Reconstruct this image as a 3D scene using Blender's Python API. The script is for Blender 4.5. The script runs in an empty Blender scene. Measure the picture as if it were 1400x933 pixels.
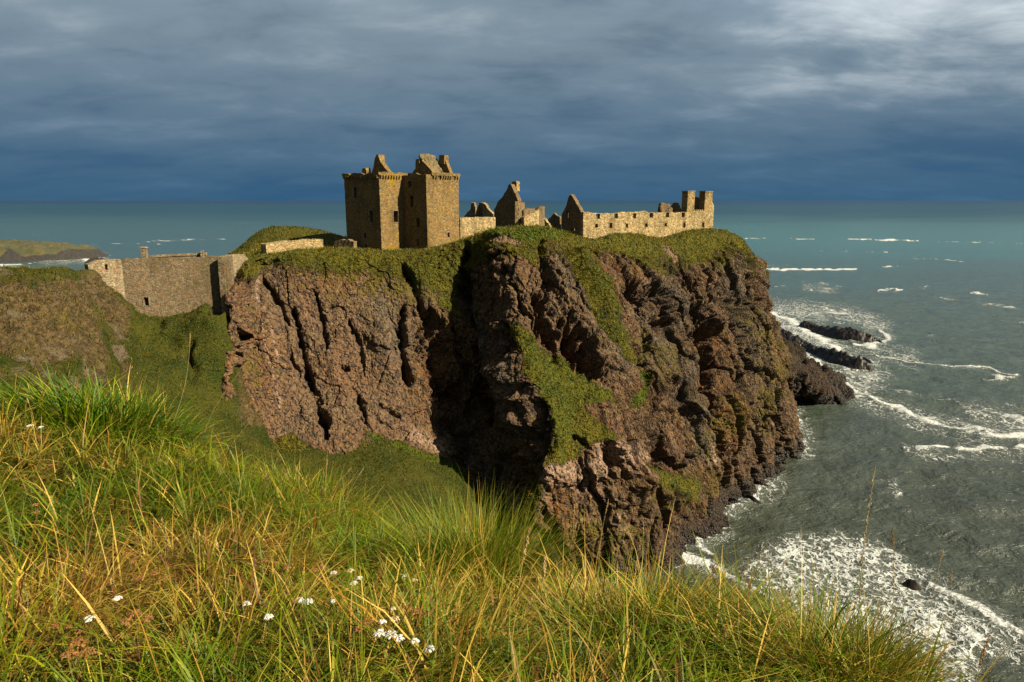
import bpy, bmesh, math, random
import numpy as np
from mathutils import Vector

random.seed(7)
RNG = np.random.default_rng(11)
S = bpy.context.scene
COL = S.collection
R = math.radians

# ------------------------------------------------------------------ camera
ZC = 57.0                      # eye height above the sea
F = 933.0                      # focal length in photograph pixels (1400 wide)
PITCH = math.atan((466.5 - 274.0) / F)
CP, SP = math.cos(PITCH), math.sin(PITCH)
cam_d = bpy.data.cameras.new('camera')
cam_d.sensor_width = 36.0
cam_d.lens = 36.0 * F / 1400.0
cam_d.clip_start = 0.05
cam_d.clip_end = 200000.0
cam = bpy.data.objects.new('camera', cam_d)
COL.objects.link(cam)
cam.location = (0, 0, ZC)
cam.rotation_euler = (R(90) - PITCH, 0, 0)
S.camera = cam

# ------------------------------------------------------------------ light
SUN_AZ = math.atan2(0.88, -0.48)          # clockwise from +Y (camera forward)
SUN_EL = R(34)
sx, sy, sz = math.sin(SUN_AZ) * math.cos(SUN_EL), math.cos(SUN_AZ) * math.cos(SUN_EL), math.sin(SUN_EL)
sun_d = bpy.data.lights.new('sun', 'SUN')
sun_d.energy = 5.0
sun_d.angle = R(0.5)
sun_d.color = (1.0, 0.885, 0.66)
sun = bpy.data.objects.new('sun', sun_d)
COL.objects.link(sun)
sun.rotation_euler = Vector((sx, sy, sz)).to_track_quat('Z', 'Y').to_euler()
sun.location = (60, -40, 150)
S.view_settings.view_transform = 'Standard'
S.view_settings.look = 'None'
S.view_settings.exposure = 1.6
S.view_settings.gamma = 1.0
S.view_settings.use_curve_mapping = False
S.cycles.max_bounces = 5
S.cycles.diffuse_bounces = 3
S.cycles.use_denoising = True


# ------------------------------------------------------------------ node helper
class NT:
    def __init__(self, tree):
        self.t = tree
        self.n = tree.nodes
        self.l = tree.links
    def __call__(self, kind, **kw):
        nd = self.n.new(kind)
        for k, v in kw.items():
            setattr(nd, k, v)
        return nd
    def set(self, sock, v):
        if isinstance(v, bpy.types.NodeSocket):
            self.l.new(v, sock)
        else:
            sock.default_value = v
    def math(self, op, a, b=0.0, c=0.0, clamp=False):
        nd = self.n.new('ShaderNodeMath'); nd.operation = op; nd.use_clamp = clamp
        self.set(nd.inputs[0], a); self.set(nd.inputs[1], b); self.set(nd.inputs[2], c)
        return nd.outputs[0]
    def mix(self, f, a, b, kind='MIX'):
        nd = self.n.new('ShaderNodeMix'); nd.data_type = 'RGBA'; nd.blend_type = kind
        self.set(nd.inputs[0], f)
        for s_, v in ((nd.inputs[6], a), (nd.inputs[7], b)):
            if isinstance(v, tuple) and len(v) == 3: v = v + (1.0,)
            self.set(s_, v)
        return nd.outputs[2]
    def rng(self, v, a, b, c=0.0, d=1.0, smooth=True):
        nd = self.n.new('ShaderNodeMapRange'); nd.interpolation_type = 'SMOOTHSTEP' if smooth else 'LINEAR'
        self.set(nd.inputs[0], v)
        for i, q in enumerate((a, b, c, d)): self.set(nd.inputs[i + 1], q)
        return nd.outputs[0]
    def noise(self, vec, scale, detail=4.0, rough=0.55, dist=0.0):
        nd = self.n.new('ShaderNodeTexNoise')
        self.set(nd.inputs['Vector'], vec); self.set(nd.inputs['Scale'], scale)
        nd.inputs['Detail'].default_value = detail; nd.inputs['Roughness'].default_value = rough
        nd.inputs['Distortion'].default_value = dist
        return nd.outputs['Fac']
    def vor(self, vec, scale, feature='F1', out='Distance'):
        nd = self.n.new('ShaderNodeTexVoronoi'); nd.feature = feature
        self.set(nd.inputs['Vector'], vec); nd.inputs['Scale'].default_value = scale
        return nd.outputs[out]
    def mapv(self, vec, scale=(1, 1, 1), loc=(0, 0, 0), rot=(0, 0, 0)):
        nd = self.n.new('ShaderNodeMapping')
        self.set(nd.inputs['Vector'], vec)
        nd.inputs['Scale'].default_value = scale; nd.inputs['Location'].default_value = loc
        nd.inputs['Rotation'].default_value = rot
        return nd.outputs[0]
    def attr(self, name, out='Fac'):
        nd = self.n.new('ShaderNodeAttribute'); nd.attribute_name = name
        return nd.outputs[out]
    def bump(self, h, strength, dist, normal=None):
        nd = self.n.new('ShaderNodeBump')
        nd.inputs['Strength'].default_value = strength; nd.inputs['Distance'].default_value = dist
        self.set(nd.inputs['Height'], h)
        if normal is not None: self.l.new(normal, nd.inputs['Normal'])
        return nd.outputs[0]


def material(name):
    m = bpy.data.materials.new(name)
    m.use_nodes = True
    m.node_tree.nodes.clear()
    t = NT(m.node_tree)
    b = t('ShaderNodeBsdfPrincipled')
    o = t('ShaderNodeOutputMaterial')
    t.l.new(b.outputs[0], o.inputs[0])
    return m, t, b


# ------------------------------------------------------------------ world: storm clouds over a clear sky
def build_world():
    w = bpy.data.worlds.new('World'); S.world = w; w.use_nodes = True
    w.node_tree.nodes.clear()
    t = NT(w.node_tree)
    out = t('ShaderNodeOutputWorld'); bg = t('ShaderNodeBackground')
    t.l.new(bg.outputs[0], out.inputs[0])
    sky = t('ShaderNodeTexSky'); sky.sky_type = 'NISHITA'; sky.sun_disc = False
    sky.sun_elevation = SUN_EL; sky.sun_rotation = SUN_AZ
    sky.air_density = 1.0; sky.dust_density = 1.0
    tc = t('ShaderNodeTexCoord')
    g = tc.outputs['Generated']
    sep = t('ShaderNodeSeparateXYZ'); t.l.new(g, sep.inputs[0])
    z = t.math('MAXIMUM', sep.outputs[2], 0.0)
    den = t.math('ADD', z, 0.22)
    cx = t.math('DIVIDE', sep.outputs[0], den); cy = t.math('DIVIDE', sep.outputs[1], den)
    cmb = t('ShaderNodeCombineXYZ'); t.l.new(cx, cmb.inputs[0]); t.l.new(cy, cmb.inputs[1])
    p = t.mapv(cmb.outputs[0], (0.75, 1.15, 1), (SKY_OFF[0], SKY_OFF[1], 0), (0, 0, R(-10)))
    n1 = t.noise(p, 1.15, 5.0, 0.5, 0.25)
    n2 = t.noise(p, 3.4, 6.0, 0.6, 0.3)
    n3 = t.noise(g, 1.1, 2.0, 0.5)
    c = t.math('ADD', t.math('MULTIPLY', n1, 0.60), t.math('MULTIPLY', n2, 0.40))
    # the deck is thinner overhead, thick and dark low down
    up = t.rng(sep.outputs[2], -0.02, 0.26)
    base = t.mix(up, (0.042, 0.118, 0.212), (0.215, 0.288, 0.350))
    dark = t.mix(up, (0.032, 0.104, 0.205), (0.125, 0.185, 0.245))
    lite = t.mix(up, (0.052, 0.140, 0.250), (0.370, 0.440, 0.490))
    cloud = t.mix(t.rng(c, 0.34, 0.52), dark, base)
    cloud = t.mix(t.rng(c, 0.50, 0.68), cloud, lite)
    # thin places where sunlit upper cloud shows through
    side = t.math('ADD', t.math('MULTIPLY', sep.outputs[0], 0.36), t.math('MULTIPLY', t.math('MINIMUM', sep.outputs[2], 0.25), 0.62))
    thin = t.rng(t.math('ADD', side, t.math('MULTIPLY', t.math('SUBTRACT', c, 0.5), 0.7)), 0.235, 0.46)
    thin = t.math('MULTIPLY', thin, t.rng(sep.outputs[2], 0.07, 0.21))
    cloud = t.mix(thin, cloud, (0.80, 0.86, 0.88))
    skyc = t.mix(1.0, sky.outputs[0], (0.25, 0.25, 0.25), 'MULTIPLY')
    gap = t.math('MULTIPLY', t.rng(n3, 0.5, 0.75), t.rng(sep.outputs[2], 0.12, 0.5))
    col = t.mix(t.math('MULTIPLY', gap, 0.35), cloud, skyc)
    t.l.new(col, bg.inputs[0])
    bg.inputs[1].default_value = 0.335

SKY_OFF = (0.0, 0.0)
build_world()

# ------------------------------------------------------------------ pixel helpers
def ray(px, py):
    a = (np.asarray(px, float) - 700.0) / F; b = (np.asarray(py, float) - 466.5) / F
    return a, CP - b * SP, -SP - b * CP

def at(px, py, Y):
    a, dy, dz = ray(px, py)
    k = Y / dy
    return np.array([a * k, Y, ZC + dz * k])

def at_z(px, py, z=0.0):
    a, dy, dz = ray(px, py)
    k = (z - ZC) / dz
    return np.array([a * k, dy * k, z])

def proj(P):
    x = P[..., 0]; y = P[..., 1]; z = P[..., 2] - ZC
    d = y * CP - z * SP
    d = np.where(d < 0.05, 0.05, d)
    return 700.0 + F * x / d, 466.5 + F * (-y * SP - z * CP) / d

# ------------------------------------------------------------------ numpy noise
def _hash(ix, iy, iz, seed):
    h = (ix.astype(np.uint32) * np.uint32(374761393) + iy.astype(np.uint32) * np.uint32(668265263)
         + iz.astype(np.uint32) * np.uint32(2147483647) + np.uint32(seed * 974634777 & 0xffffffff))
    h = (h ^ (h >> np.uint32(13))) * np.uint32(1274126177)
    h = h ^ (h >> np.uint32(16))
    return (h & np.uint32(0xffffff)).astype(np.float32) / float(0xffffff)

def vnoise(x, y, z, seed=0):
    x = np.asarray(x, np.float32); y = np.asarray(y, np.float32) + 0 * x; z = np.asarray(z, np.float32) + 0 * x
    fx, fy, fz = np.floor(x), np.floor(y), np.floor(z)
    ix, iy, iz = fx.astype(np.int64), fy.astype(np.int64), fz.astype(np.int64)
    u, v, w = x - fx, y - fy, z - fz
    u = u * u * u * (u * (u * 6 - 15) + 10); v = v * v * v * (v * (v * 6 - 15) + 10); w = w * w * w * (w * (w * 6 - 15) + 10)
    r = 0
    for dx in (0, 1):
        for dy in (0, 1):
            for dz in (0, 1):
                r = r + _hash(ix + dx, iy + dy, iz + dz, seed) * (u if dx else 1 - u) * (v if dy else 1 - v) * (w if dz else 1 - w)
    return r * 2 - 1

def fbm(x, y, z, oct=4, seed=0, gain=0.5):
    r = 0; a = 1.0; s = 0
    for o in range(oct):
        r = r + a * vnoise(x * 2.03 ** o + o * 17.3, y * 2.03 ** o + o * 5.1, z * 2.03 ** o + o * 9.7, seed + o)
        s += a; a *= gain
    return r / s

def worley(x, y, z, seed=0):
    fx, fy, fz = np.floor(x).astype(np.int64), np.floor(y).astype(np.int64), np.floor(z).astype(np.int64)
    d1 = np.full(x.shape, 9.0, np.float32)
    for dx in (-1, 0, 1):
        for dy in (-1, 0, 1):
            for dz in (-1, 0, 1):
                cx, cy, cz = fx + dx, fy + dy, fz + dz
                px = cx + _hash(cx, cy, cz, seed); py = cy + _hash(cx, cy, cz, seed + 1); pz = cz + _hash(cx, cy, cz, seed + 2)
                d1 = np.minimum(d1, (px - x) ** 2 + (py - y) ** 2 + (pz - z) ** 2)
    return np.sqrt(d1)

def worley_id(x, y, z, seed=0):
    """nearest cell: distance and the cell's own random number"""
    fx, fy, fz = np.floor(x).astype(np.int64), np.floor(y).astype(np.int64), np.floor(z).astype(np.int64)
    d1 = np.full(x.shape, 9.0, np.float32); d2 = d1.copy(); idh = np.zeros(x.shape, np.float32)
    for dx in (-1, 0, 1):
        for dy in (-1, 0, 1):
            for dz in (-1, 0, 1):
                cx, cy, cz = fx + dx, fy + dy, fz + dz
                px = cx + _hash(cx, cy, cz, seed); py = cy + _hash(cx, cy, cz, seed + 1); pz = cz + _hash(cx, cy, cz, seed + 2)
                d = (px - x) ** 2 + (py - y) ** 2 + (pz - z) ** 2
                m = d < d1
                d2 = np.where(m, d1, np.minimum(d2, d))
                idh = np.where(m, _hash(cx, cy, cz, seed + 5), idh)
                d1 = np.where(m, d, d1)
    return np.sqrt(d1), idh, np.sqrt(d2) - np.sqrt(d1)

def sstep(x, a, b):
    t = np.clip((x - a) / (b - a), 0, 1)
    return t * t * (3 - 2 * t)

def seg_dist(px, py, line):
    """distance to a polyline and the position along it (0..1)"""
    best = np.full(px.shape, 1e9); pos = np.zeros(px.shape)
    n = len(line) - 1
    for i in range(n):
        (x0, y0), (x1, y1) = line[i][:2], line[i + 1][:2]
        dx, dy = x1 - x0, y1 - y0
        t = np.clip(((px - x0) * dx + (py - y0) * dy) / (dx * dx + dy * dy + 1e-9), 0, 1)
        d = np.hypot(px - x0 - t * dx, py - y0 - t * dy)
        m = d < best
        best = np.where(m, d, best); pos = np.where(m, (i + t) / n, pos)
    return best, pos

def in_poly(px, py, poly):
    """signed distance-ish: positive inside"""
    ins = np.zeros(px.shape, bool)
    n = len(poly)
    for i in range(n):
        x0, y0 = poly[i]; x1, y1 = poly[(i + 1) % n]
        c = ((y0 > py) != (y1 > py)) & (px < (x1 - x0) * (py - y0) / (y1 - y0 + 1e-9) + x0)
        ins ^= c
    d, _ = seg_dist(px, py, list(poly) + [poly[0]])
    return np.where(ins, d, -d)

# ------------------------------------------------------------------ object helpers
def tag(o, label=None, cat=None, group=None, kind=None):
    if label: o['label'] = label
    if cat: o['category'] = cat
    if group: o['group'] = group
    if kind or cat: o['kind'] = kind or 'thing'
    return o

def mesh_obj(name, me, mat=None, parent=None):
    o = bpy.data.objects.new(name, me)
    COL.objects.link(o)
    if mat is not None: me.materials.append(mat)
    if parent is not None: o.parent = parent
    return o

def np_mesh(name, V, faces, smooth=True, attrs=None, cols=None):
    """V (n,3), faces (m,k) array -> mesh, quickly"""
    me = bpy.data.meshes.new(name)
    V = np.asarray(V, np.float32); faces = np.asarray(faces, np.int32)
    me.vertices.add(len(V)); me.vertices.foreach_set('co', V.ravel())
    k = faces.shape[1]
    me.loops.add(faces.size); me.loops.foreach_set('vertex_index', faces.ravel())
    me.polygons.add(len(faces))
    me.polygons.foreach_set('loop_start', np.arange(0, faces.size, k, dtype=np.int32))
    try: me.polygons.foreach_set('loop_total', np.full(len(faces), k, np.int32))
    except Exception: pass
    me.polygons.foreach_set('use_smooth', np.full(len(faces), smooth))
    for nm, a in (attrs or {}).items():
        at_ = me.attributes.new(nm, 'FLOAT', 'POINT'); at_.data.foreach_set('value', np.asarray(a, np.float32).ravel())
    for nm, a in (cols or {}).items():
        at_ = me.attributes.new(nm, 'FLOAT_COLOR', 'POINT')
        a = np.asarray(a, np.float32)
        if a.shape[1] == 3: a = np.concatenate([a, np.ones((len(a), 1), np.float32)], 1)
        at_.data.foreach_set('color', a.ravel())
    me.update(calc_edges=True)
    return me

def grid_faces(nu, nv, flip=False):
    i = np.arange(nu * nv).reshape(nu, nv)
    f = np.stack([i[:-1, :-1], i[1:, :-1], i[1:, 1:], i[:-1, 1:]], -1).reshape(-1, 4)
    return f[:, ::-1] if flip else f

def grid_normals(P):
    du = np.gradient(P, axis=0); dv = np.gradient(P, axis=1)
    n = np.cross(du, dv)
    return n / (np.linalg.norm(n, axis=-1, keepdims=True) + 1e-9)

def empty(name, loc=(0, 0, 0), rz=0.0):
    o = bpy.data.objects.new(name, None); COL.objects.link(o)
    o.location = loc; o.rotation_euler = (0, 0, rz); o.empty_display_size = 0.3
    return o


# ================================================================== MATERIALS
def tone(t, c, k, sat=1.0):
    h = t('ShaderNodeHueSaturation'); h.inputs['Saturation'].default_value = sat; h.inputs['Value'].default_value = k
    t.set(h.inputs['Color'], c)
    return h.outputs[0]

def rock_material():
    m, t, b = material('cliff_rock')
    geo = t('ShaderNodeNewGeometry'); pos = geo.outputs['Position']
    sep = t('ShaderNodeSeparateXYZ'); t.l.new(pos, sep.inputs[0])
    z = sep.outputs[2]
    n_big = t.noise(pos, 0.045, 3.0, 0.5)
    n_mid = t.noise(pos, 0.32, 5.0, 0.6)
    n_fin = t.noise(pos, 1.9, 6.0, 0.68)
    streak = t.noise(t.mapv(pos, (1.0, 1.0, 0.16)), 0.85, 5.0, 0.62)
    peb = t.vor(pos, 2.3)
    cell = t.vor(pos, 2.3, out='Color')
    csep = t('ShaderNodeSeparateColor'); t.l.new(cell, csep.inputs[0])
    red = (0.142, 0.063, 0.027); brown = (0.094, 0.055, 0.023); grey = (0.084, 0.068, 0.047); pale = (0.21, 0.140, 0.076)
    c = t.mix(t.rng(n_mid, 0.36, 0.64), brown, red)
    zone = t.attr('grey')
    c = t.mix(t.math('MULTIPLY', t.rng(t.math('ADD', n_big, t.math('MULTIPLY', n_mid, 0.5)), 0.62, 0.88), 0.55), c, grey)
    c = t.mix(t.math('MULTIPLY', zone, t.rng(n_mid, 0.25, 0.6)), c, grey)
    c = t.mix(t.rng(streak, 0.56, 0.76, 0, 0.55), c, (0.055, 0.040, 0.030))
    c = t.mix(t.rng(n_fin, 0.57, 0.78, 0, 0.6), c, pale)
    c = t.mix(t.math('MULTIPLY', t.attr('pale'), t.rng(n_fin, 0.3, 0.6)), c, (0.34, 0.24, 0.18))
    # conglomerate pebbles, each its own tone
    c = t.mix(t.rng(csep.outputs[0], 0.64, 0.92, 0, 0.65), c, (0.20, 0.138, 0.076))
    c = t.mix(t.rng(csep.outputs[1], 0.56, 0.90, 0, 0.85), c, (0.035, 0.026, 0.021))
    # yellow green lichen and moss
    li = t.math('ADD', t.noise(pos, 0.6, 5.0, 0.65), t.math('MULTIPLY', t.attr('moss'), 0.20))
    c = t.mix(t.rng(li, 0.60, 0.76, 0, 0.75), c, t.mix(n_fin, (0.045, 0.045, 0.008), (0.14, 0.105, 0.015)))
    # tide-washed foot, nearly black
    wet = t.rng(t.math('ADD', z, t.math('MULTIPLY', t.math('SUBTRACT', n_mid, 0.5), 5.0)), 1.2, 5.5, 1.0, 0.0)
    c = t.mix(t.math('MULTIPLY', wet, 0.85), c, (0.020, 0.015, 0.012))
    # turf
    g = t.attr('grass')
    gm = t.rng(t.math('ADD', t.math('ADD', g, t.math('MULTIPLY', t.math('SUBTRACT', n_fin, 0.5), 1.1)), t.math('MULTIPLY', t.math('SUBTRACT', n_mid, 0.5), 1.1)), 0.42, 0.66)
    gn = t.noise(pos, 0.22, 4.0, 0.6)
    gf = t.noise(t.mapv(pos, (1, 1, 0.45)), 3.4, 5.0, 0.7)
    gc = t.mix(t.rng(gn, 0.36, 0.62), (0.036, 0.050, 0.006), (0.088, 0.082, 0.011))
    gc = t.mix(t.rng(gf, 0.42, 0.7), gc, (0.15, 0.115, 0.024))
    gc = t.mix(t.rng(gf, 0.30, 0.46, 0.6, 0.0), gc, (0.022, 0.034, 0.006))
    gc = t.mix(t.math('MULTIPLY', t.attr('lush'), 0.6), gc, (0.042, 0.080, 0.007))
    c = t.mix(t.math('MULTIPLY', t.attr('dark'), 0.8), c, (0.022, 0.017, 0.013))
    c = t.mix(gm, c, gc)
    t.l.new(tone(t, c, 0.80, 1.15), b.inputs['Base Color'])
    t.l.new(t.rng(wet, 0, 1, 0.92, 0.45), b.inputs['Roughness'])
    b.inputs['Specular IOR Level'].default_value = 0.25
    h = t.math('ADD', t.math('MULTIPLY', n_fin, 0.9), t.math('MULTIPLY', t.rng(peb, 0.0, 0.55, 1.0, 0.0), 0.45))
    h = t.math('ADD', h, t.math('MULTIPLY', gf, t.math('MULTIPLY', gm, 0.8)))
    t.l.new(t.bump(h, 1.0, 0.85), b.inputs['Normal'])
    return m

def stone_material(name, warm, gold, lichen, size=2.3):
    m, t, b = material(name)
    geo = t('ShaderNodeNewGeometry'); pos = geo.outputs['Position']
    st = t.mapv(pos, (1.0, 1.0, 1.55))
    wob = t('ShaderNodeTexNoise'); t.l.new(pos, wob.inputs['Vector']); wob.inputs['Scale'].default_value = 2.0
    v = t('ShaderNodeVectorMath'); v.operation = 'MULTIPLY_ADD'
    t.l.new(wob.outputs['Color'], v.inputs[0]); v.inputs[1].default_value = (0.22, 0.22, 0.22); t.l.new(st, v.inputs[2])
    cell = t.vor(v.outputs[0], size, out='Color')
    edge = t.vor(v.outputs[0], size, 'DISTANCE_TO_EDGE')
    cs = t('ShaderNodeSeparateColor'); t.l.new(cell, cs.inputs[0])
    n_b = t.noise(pos, 0.16, 4.0, 0.6); n_f = t.noise(pos, 3.0, 5.0, 0.65)
    c = t.mix(cs.outputs[0], tuple(q * 0.62 for q in warm), tuple(q * 1.25 for q in warm))
    c = t.mix(t.rng(cs.outputs[1], 0.70, 0.95, 0, 0.7), c, (0.24, 0.13, 0.075))
    c = t.mix(t.rng(cs.outputs[2], 0.74, 0.95, 0, 0.7), c, (0.075, 0.058, 0.040))
    c = t.mix(t.rng(edge, 0.0, 0.09, 0.75, 0.0), c, (0.33, 0.27, 0.18))
    lz = t.math('ADD', n_b, t.math('MULTIPLY', n_f, 0.35))
    c = t.mix(t.rng(lz, 0.78 - lichen, 0.98 - lichen, 0, 0.85), c, gold)
    drip = t.noise(t.mapv(pos, (1, 1, 0.10)), 0.9, 4.0, 0.6)
    c = t.mix(t.rng(drip, 0.55, 0.75, 0, 0.5), c, (0.09, 0.075, 0.045))
    c = t.mix(t.rng(n_f, 0.60, 0.8, 0, 0.45), c, (0.36, 0.29, 0.18))
    stain = t.noise(t.mapv(pos, (1, 1, 0.45)), 0.35, 5.0, 0.65)
    c = t.mix(t.rng(stain, 0.46, 0.68, 0, 0.5), c, (0.070, 0.055, 0.026))
    t.l.new(tone(t, c, 0.70, 1.22), b.inputs['Base Color'])
    b.inputs['Roughness'].default_value = 0.95
    b.inputs['Specular IOR Level'].default_value = 0.15
    h = t.math('ADD', t.rng(edge, 0.0, 0.16), t.math('MULTIPLY', n_f, 0.9))
    t.l.new(t.bump(h, 0.9, 0.10), b.inputs['Normal'])
    return m

def sea_material():
    m, t, b = material('sea_water')
    geo = t('ShaderNodeNewGeometry'); pos = geo.outputs['Position']
    sep = t('ShaderNodeSeparateXYZ'); t.l.new(pos, sep.inputs[0])
    Y = sep.outputs[1]; X = sep.outputs[0]
    # silty near shore; sunlit turquoise and cloud-shadowed blue offshore are painted into the colour
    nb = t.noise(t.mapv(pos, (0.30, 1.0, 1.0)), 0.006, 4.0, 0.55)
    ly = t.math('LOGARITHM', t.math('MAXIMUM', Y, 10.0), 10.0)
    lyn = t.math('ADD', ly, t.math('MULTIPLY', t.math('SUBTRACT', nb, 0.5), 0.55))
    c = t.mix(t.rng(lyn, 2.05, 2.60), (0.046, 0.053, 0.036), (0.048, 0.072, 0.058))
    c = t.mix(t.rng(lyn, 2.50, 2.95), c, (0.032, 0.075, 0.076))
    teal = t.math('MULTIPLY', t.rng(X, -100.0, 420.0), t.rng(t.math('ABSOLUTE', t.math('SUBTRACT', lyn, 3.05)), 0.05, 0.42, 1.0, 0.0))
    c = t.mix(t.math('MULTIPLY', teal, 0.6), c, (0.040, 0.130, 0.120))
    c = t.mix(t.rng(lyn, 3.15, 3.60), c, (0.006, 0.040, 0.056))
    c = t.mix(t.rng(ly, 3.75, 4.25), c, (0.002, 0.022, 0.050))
    n_w = t.noise(t.mapv(pos, (0.8, 1.0, 1)), 0.10, 4.0, 0.6)
    c = t.mix(t.rng(n_w, 0.42, 0.7, 0, 0.35), c, (0.026, 0.032, 0.024))
    # foam: thick where the mask is high, torn to lace where it is low
    f = t.attr('foam'); fl = t.attr('lace')
    warp = t('ShaderNodeTexNoise'); t.l.new(pos, warp.inputs['Vector']); warp.inputs['Scale'].default_value = 0.55
    warp.inputs['Detail'].default_value = 4.0
    wv = t('ShaderNodeVectorMath'); wv.operation = 'MULTIPLY_ADD'
    t.l.new(warp.outputs['Color'], wv.inputs[0]); wv.inputs[1].default_value = (2.6, 2.6, 0.0); t.l.new(pos, wv.inputs[2])
    flat = t.mapv(wv.outputs[0], (1, 0.75, 0.0))
    e1 = t.vor(flat, 0.42, 'DISTANCE_TO_EDGE'); e2 = t.vor(flat, 1.25, 'DISTANCE_TO_EDGE')
    rn = t.noise(wv.outputs[0], 0.55, 6.0, 0.62, 0.6)
    rid = t.math('SUBTRACT', 1.0, t.math('ABSOLUTE', t.math('MULTIPLY', t.math('SUBTRACT', rn, 0.5), 5.0)), clamp=True)
    l1 = t.rng(e1, 0.0, 0.16, 1.0, 0.0); l2 = t.rng(e2, 0.0, 0.22, 1.0, 0.0)
    lace = t.math('ADD', t.math('MULTIPLY', rid, 0.28), t.math('ADD', t.math('MULTIPLY', l1, 0.36), t.math('MULTIPLY', l2, 0.46)))
    nf = t.noise(pos, 0.35, 5.0, 0.65)
    nff = t.noise(pos, 1.6, 5.0, 0.7)
    fk = t.math('ADD', f, t.math('MULTIPLY', t.math('SUBTRACT', nff, 0.5), 1.15))
    fk = t.math('ADD', fk, t.math('MULTIPLY', t.math('SUBTRACT', nf, 0.5), 0.55))
    thick = t.rng(fk, 0.44, 0.74)
    nl = t.noise(t.mapv(pos, (1.0, 0.5, 1.0), rot=(0, 0, R(35))), 0.16, 4.0, 0.6)
    cover = t.math('ADD', t.math('MULTIPLY', fl, 0.64), t.math('MULTIPLY', t.math('SUBTRACT', nl, 0.5), 1.25))
    need = t.math('SUBTRACT', t.math('SUBTRACT', 1.02, cover), t.math('MULTIPLY', t.math('SUBTRACT', nff, 0.5), 0.3))
    lk = t.math('MULTIPLY', t.rng(t.math('SUBTRACT', lace, need), -0.12, 0.30), t.rng(fl, 0.05, 0.3))
    fm = t.math('MAXIMUM', thick, t.math('MULTIPLY', lk, 0.92))
    fm = t.math('MINIMUM', fm, 1.0)
    c2 = t.mix(t.math('MULTIPLY', t.math('MAXIMUM', f, fl), 0.6), c, (0.115, 0.125, 0.100))
    c2 = t.mix(fm, c2, t.mix(nff, (0.36, 0.38, 0.35), (0.62, 0.63, 0.61)))
    t.l.new(tone(t, c2, 0.72), b.inputs['Base Color'])
    t.l.new(t.rng(fm, 0, 1, 0.22, 0.9), b.inputs['Roughness'])
    b.inputs['IOR'].default_value = 1.33
    t.l.new(t.math('MULTIPLY', t.rng(fm, 0, 1, 0.42, 0.05), t.rng(ly, 2.6, 3.4, 1.0, 0.10)), b.inputs['Specular IOR Level'])
    w1 = t.noise(t.mapv(pos, (0.75, 1.0, 1), rot=(0, 0, R(24))), 0.30, 6.0, 0.62, 0.4)
    w2 = t.noise(t.mapv(pos, (0.85, 1.0, 1), rot=(0, 0, R(-20))), 1.3, 4.0, 0.6, 0.2)
    h = t.math('ADD', t.math('MULTIPLY', w1, 1.6), t.math('MULTIPLY', w2, 0.45))
    h = t.math('MULTIPLY', h, t.rng(ly, 2.3, 3.4, 1.0, 0.12))
    h = t.math('ADD', h, t.math('MULTIPLY', fm, 0.5))
    t.l.new(t.bump(h, 1.0, 0.8), b.inputs['Normal'])
    return m

def ground_material():
    m, t, b = material('hill_ground')
    geo = t('ShaderNodeNewGeometry'); pos = geo.outputs['Position']
    n1 = t.noise(pos, 0.22, 4.0, 0.6); n2 = t.noise(pos, 1.7, 6.0, 0.68); n3 = t.noise(pos, 4.5, 5.0, 0.7)
    g = t.attr('grass'); dirt = t.attr('dirt')
    gc = t.mix(t.rng(n1, 0.36, 0.62), (0.018, 0.032, 0.004), (0.046, 0.050, 0.007))
    gc = t.mix(t.rng(n3, 0.45, 0.7), gc, (0.105, 0.085, 0.018))
    gc = t.mix(t.rng(n3, 0.28, 0.45, 0.65, 0.0), gc, (0.014, 0.022, 0.004))
    rc = t.mix(t.rng(n2, 0.35, 0.65), (0.050, 0.034, 0.016), (0.150, 0.103, 0.050))
    rc = t.mix(t.rng(n3, 0.60, 0.75, 0, 0.6), rc, (0.27, 0.20, 0.13))
    rc = t.mix(t.rng(n3, 0.30, 0.42, 0.7, 0.0), rc, (0.025, 0.018, 0.010))
    rc = t.mix(t.rng(n1, 0.5, 0.7, 0, 0.45), rc, (0.13, 0.115, 0.03))
    n4 = t.noise(pos, 1.0, 5.0, 0.7)
    rc = t.mix(t.rng(n4, 0.50, 0.66, 0, 0.75), rc, (0.030, 0.030, 0.010))
    rc = t.mix(t.rng(n4, 0.30, 0.42, 0.55, 0.0), rc, (0.20, 0.135, 0.060))
    gm = t.rng(t.math('ADD', g, t.math('MULTIPLY', t.math('SUBTRACT', n2, 0.5), 1.3)), 0.35, 0.65)
    c = t.mix(gm, rc, gc)
    c = t.mix(t.math('MULTIPLY', dirt, t.rng(n2, 0.25, 0.5)), c, t.mix(n3, (0.10, 0.08, 0.06), (0.30, 0.25, 0.19)))
    t.l.new(tone(t, c, 0.78, 1.05), b.inputs['Base Color'])
    b.inputs['Roughness'].default_value = 0.95
    b.inputs['Specular IOR Level'].default_value = 0.1
    t.l.new(t.bump(t.math('ADD', t.math('ADD', n3, n2), n4), 1.0, 0.5), b.inputs['Normal'])
    return m

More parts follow.
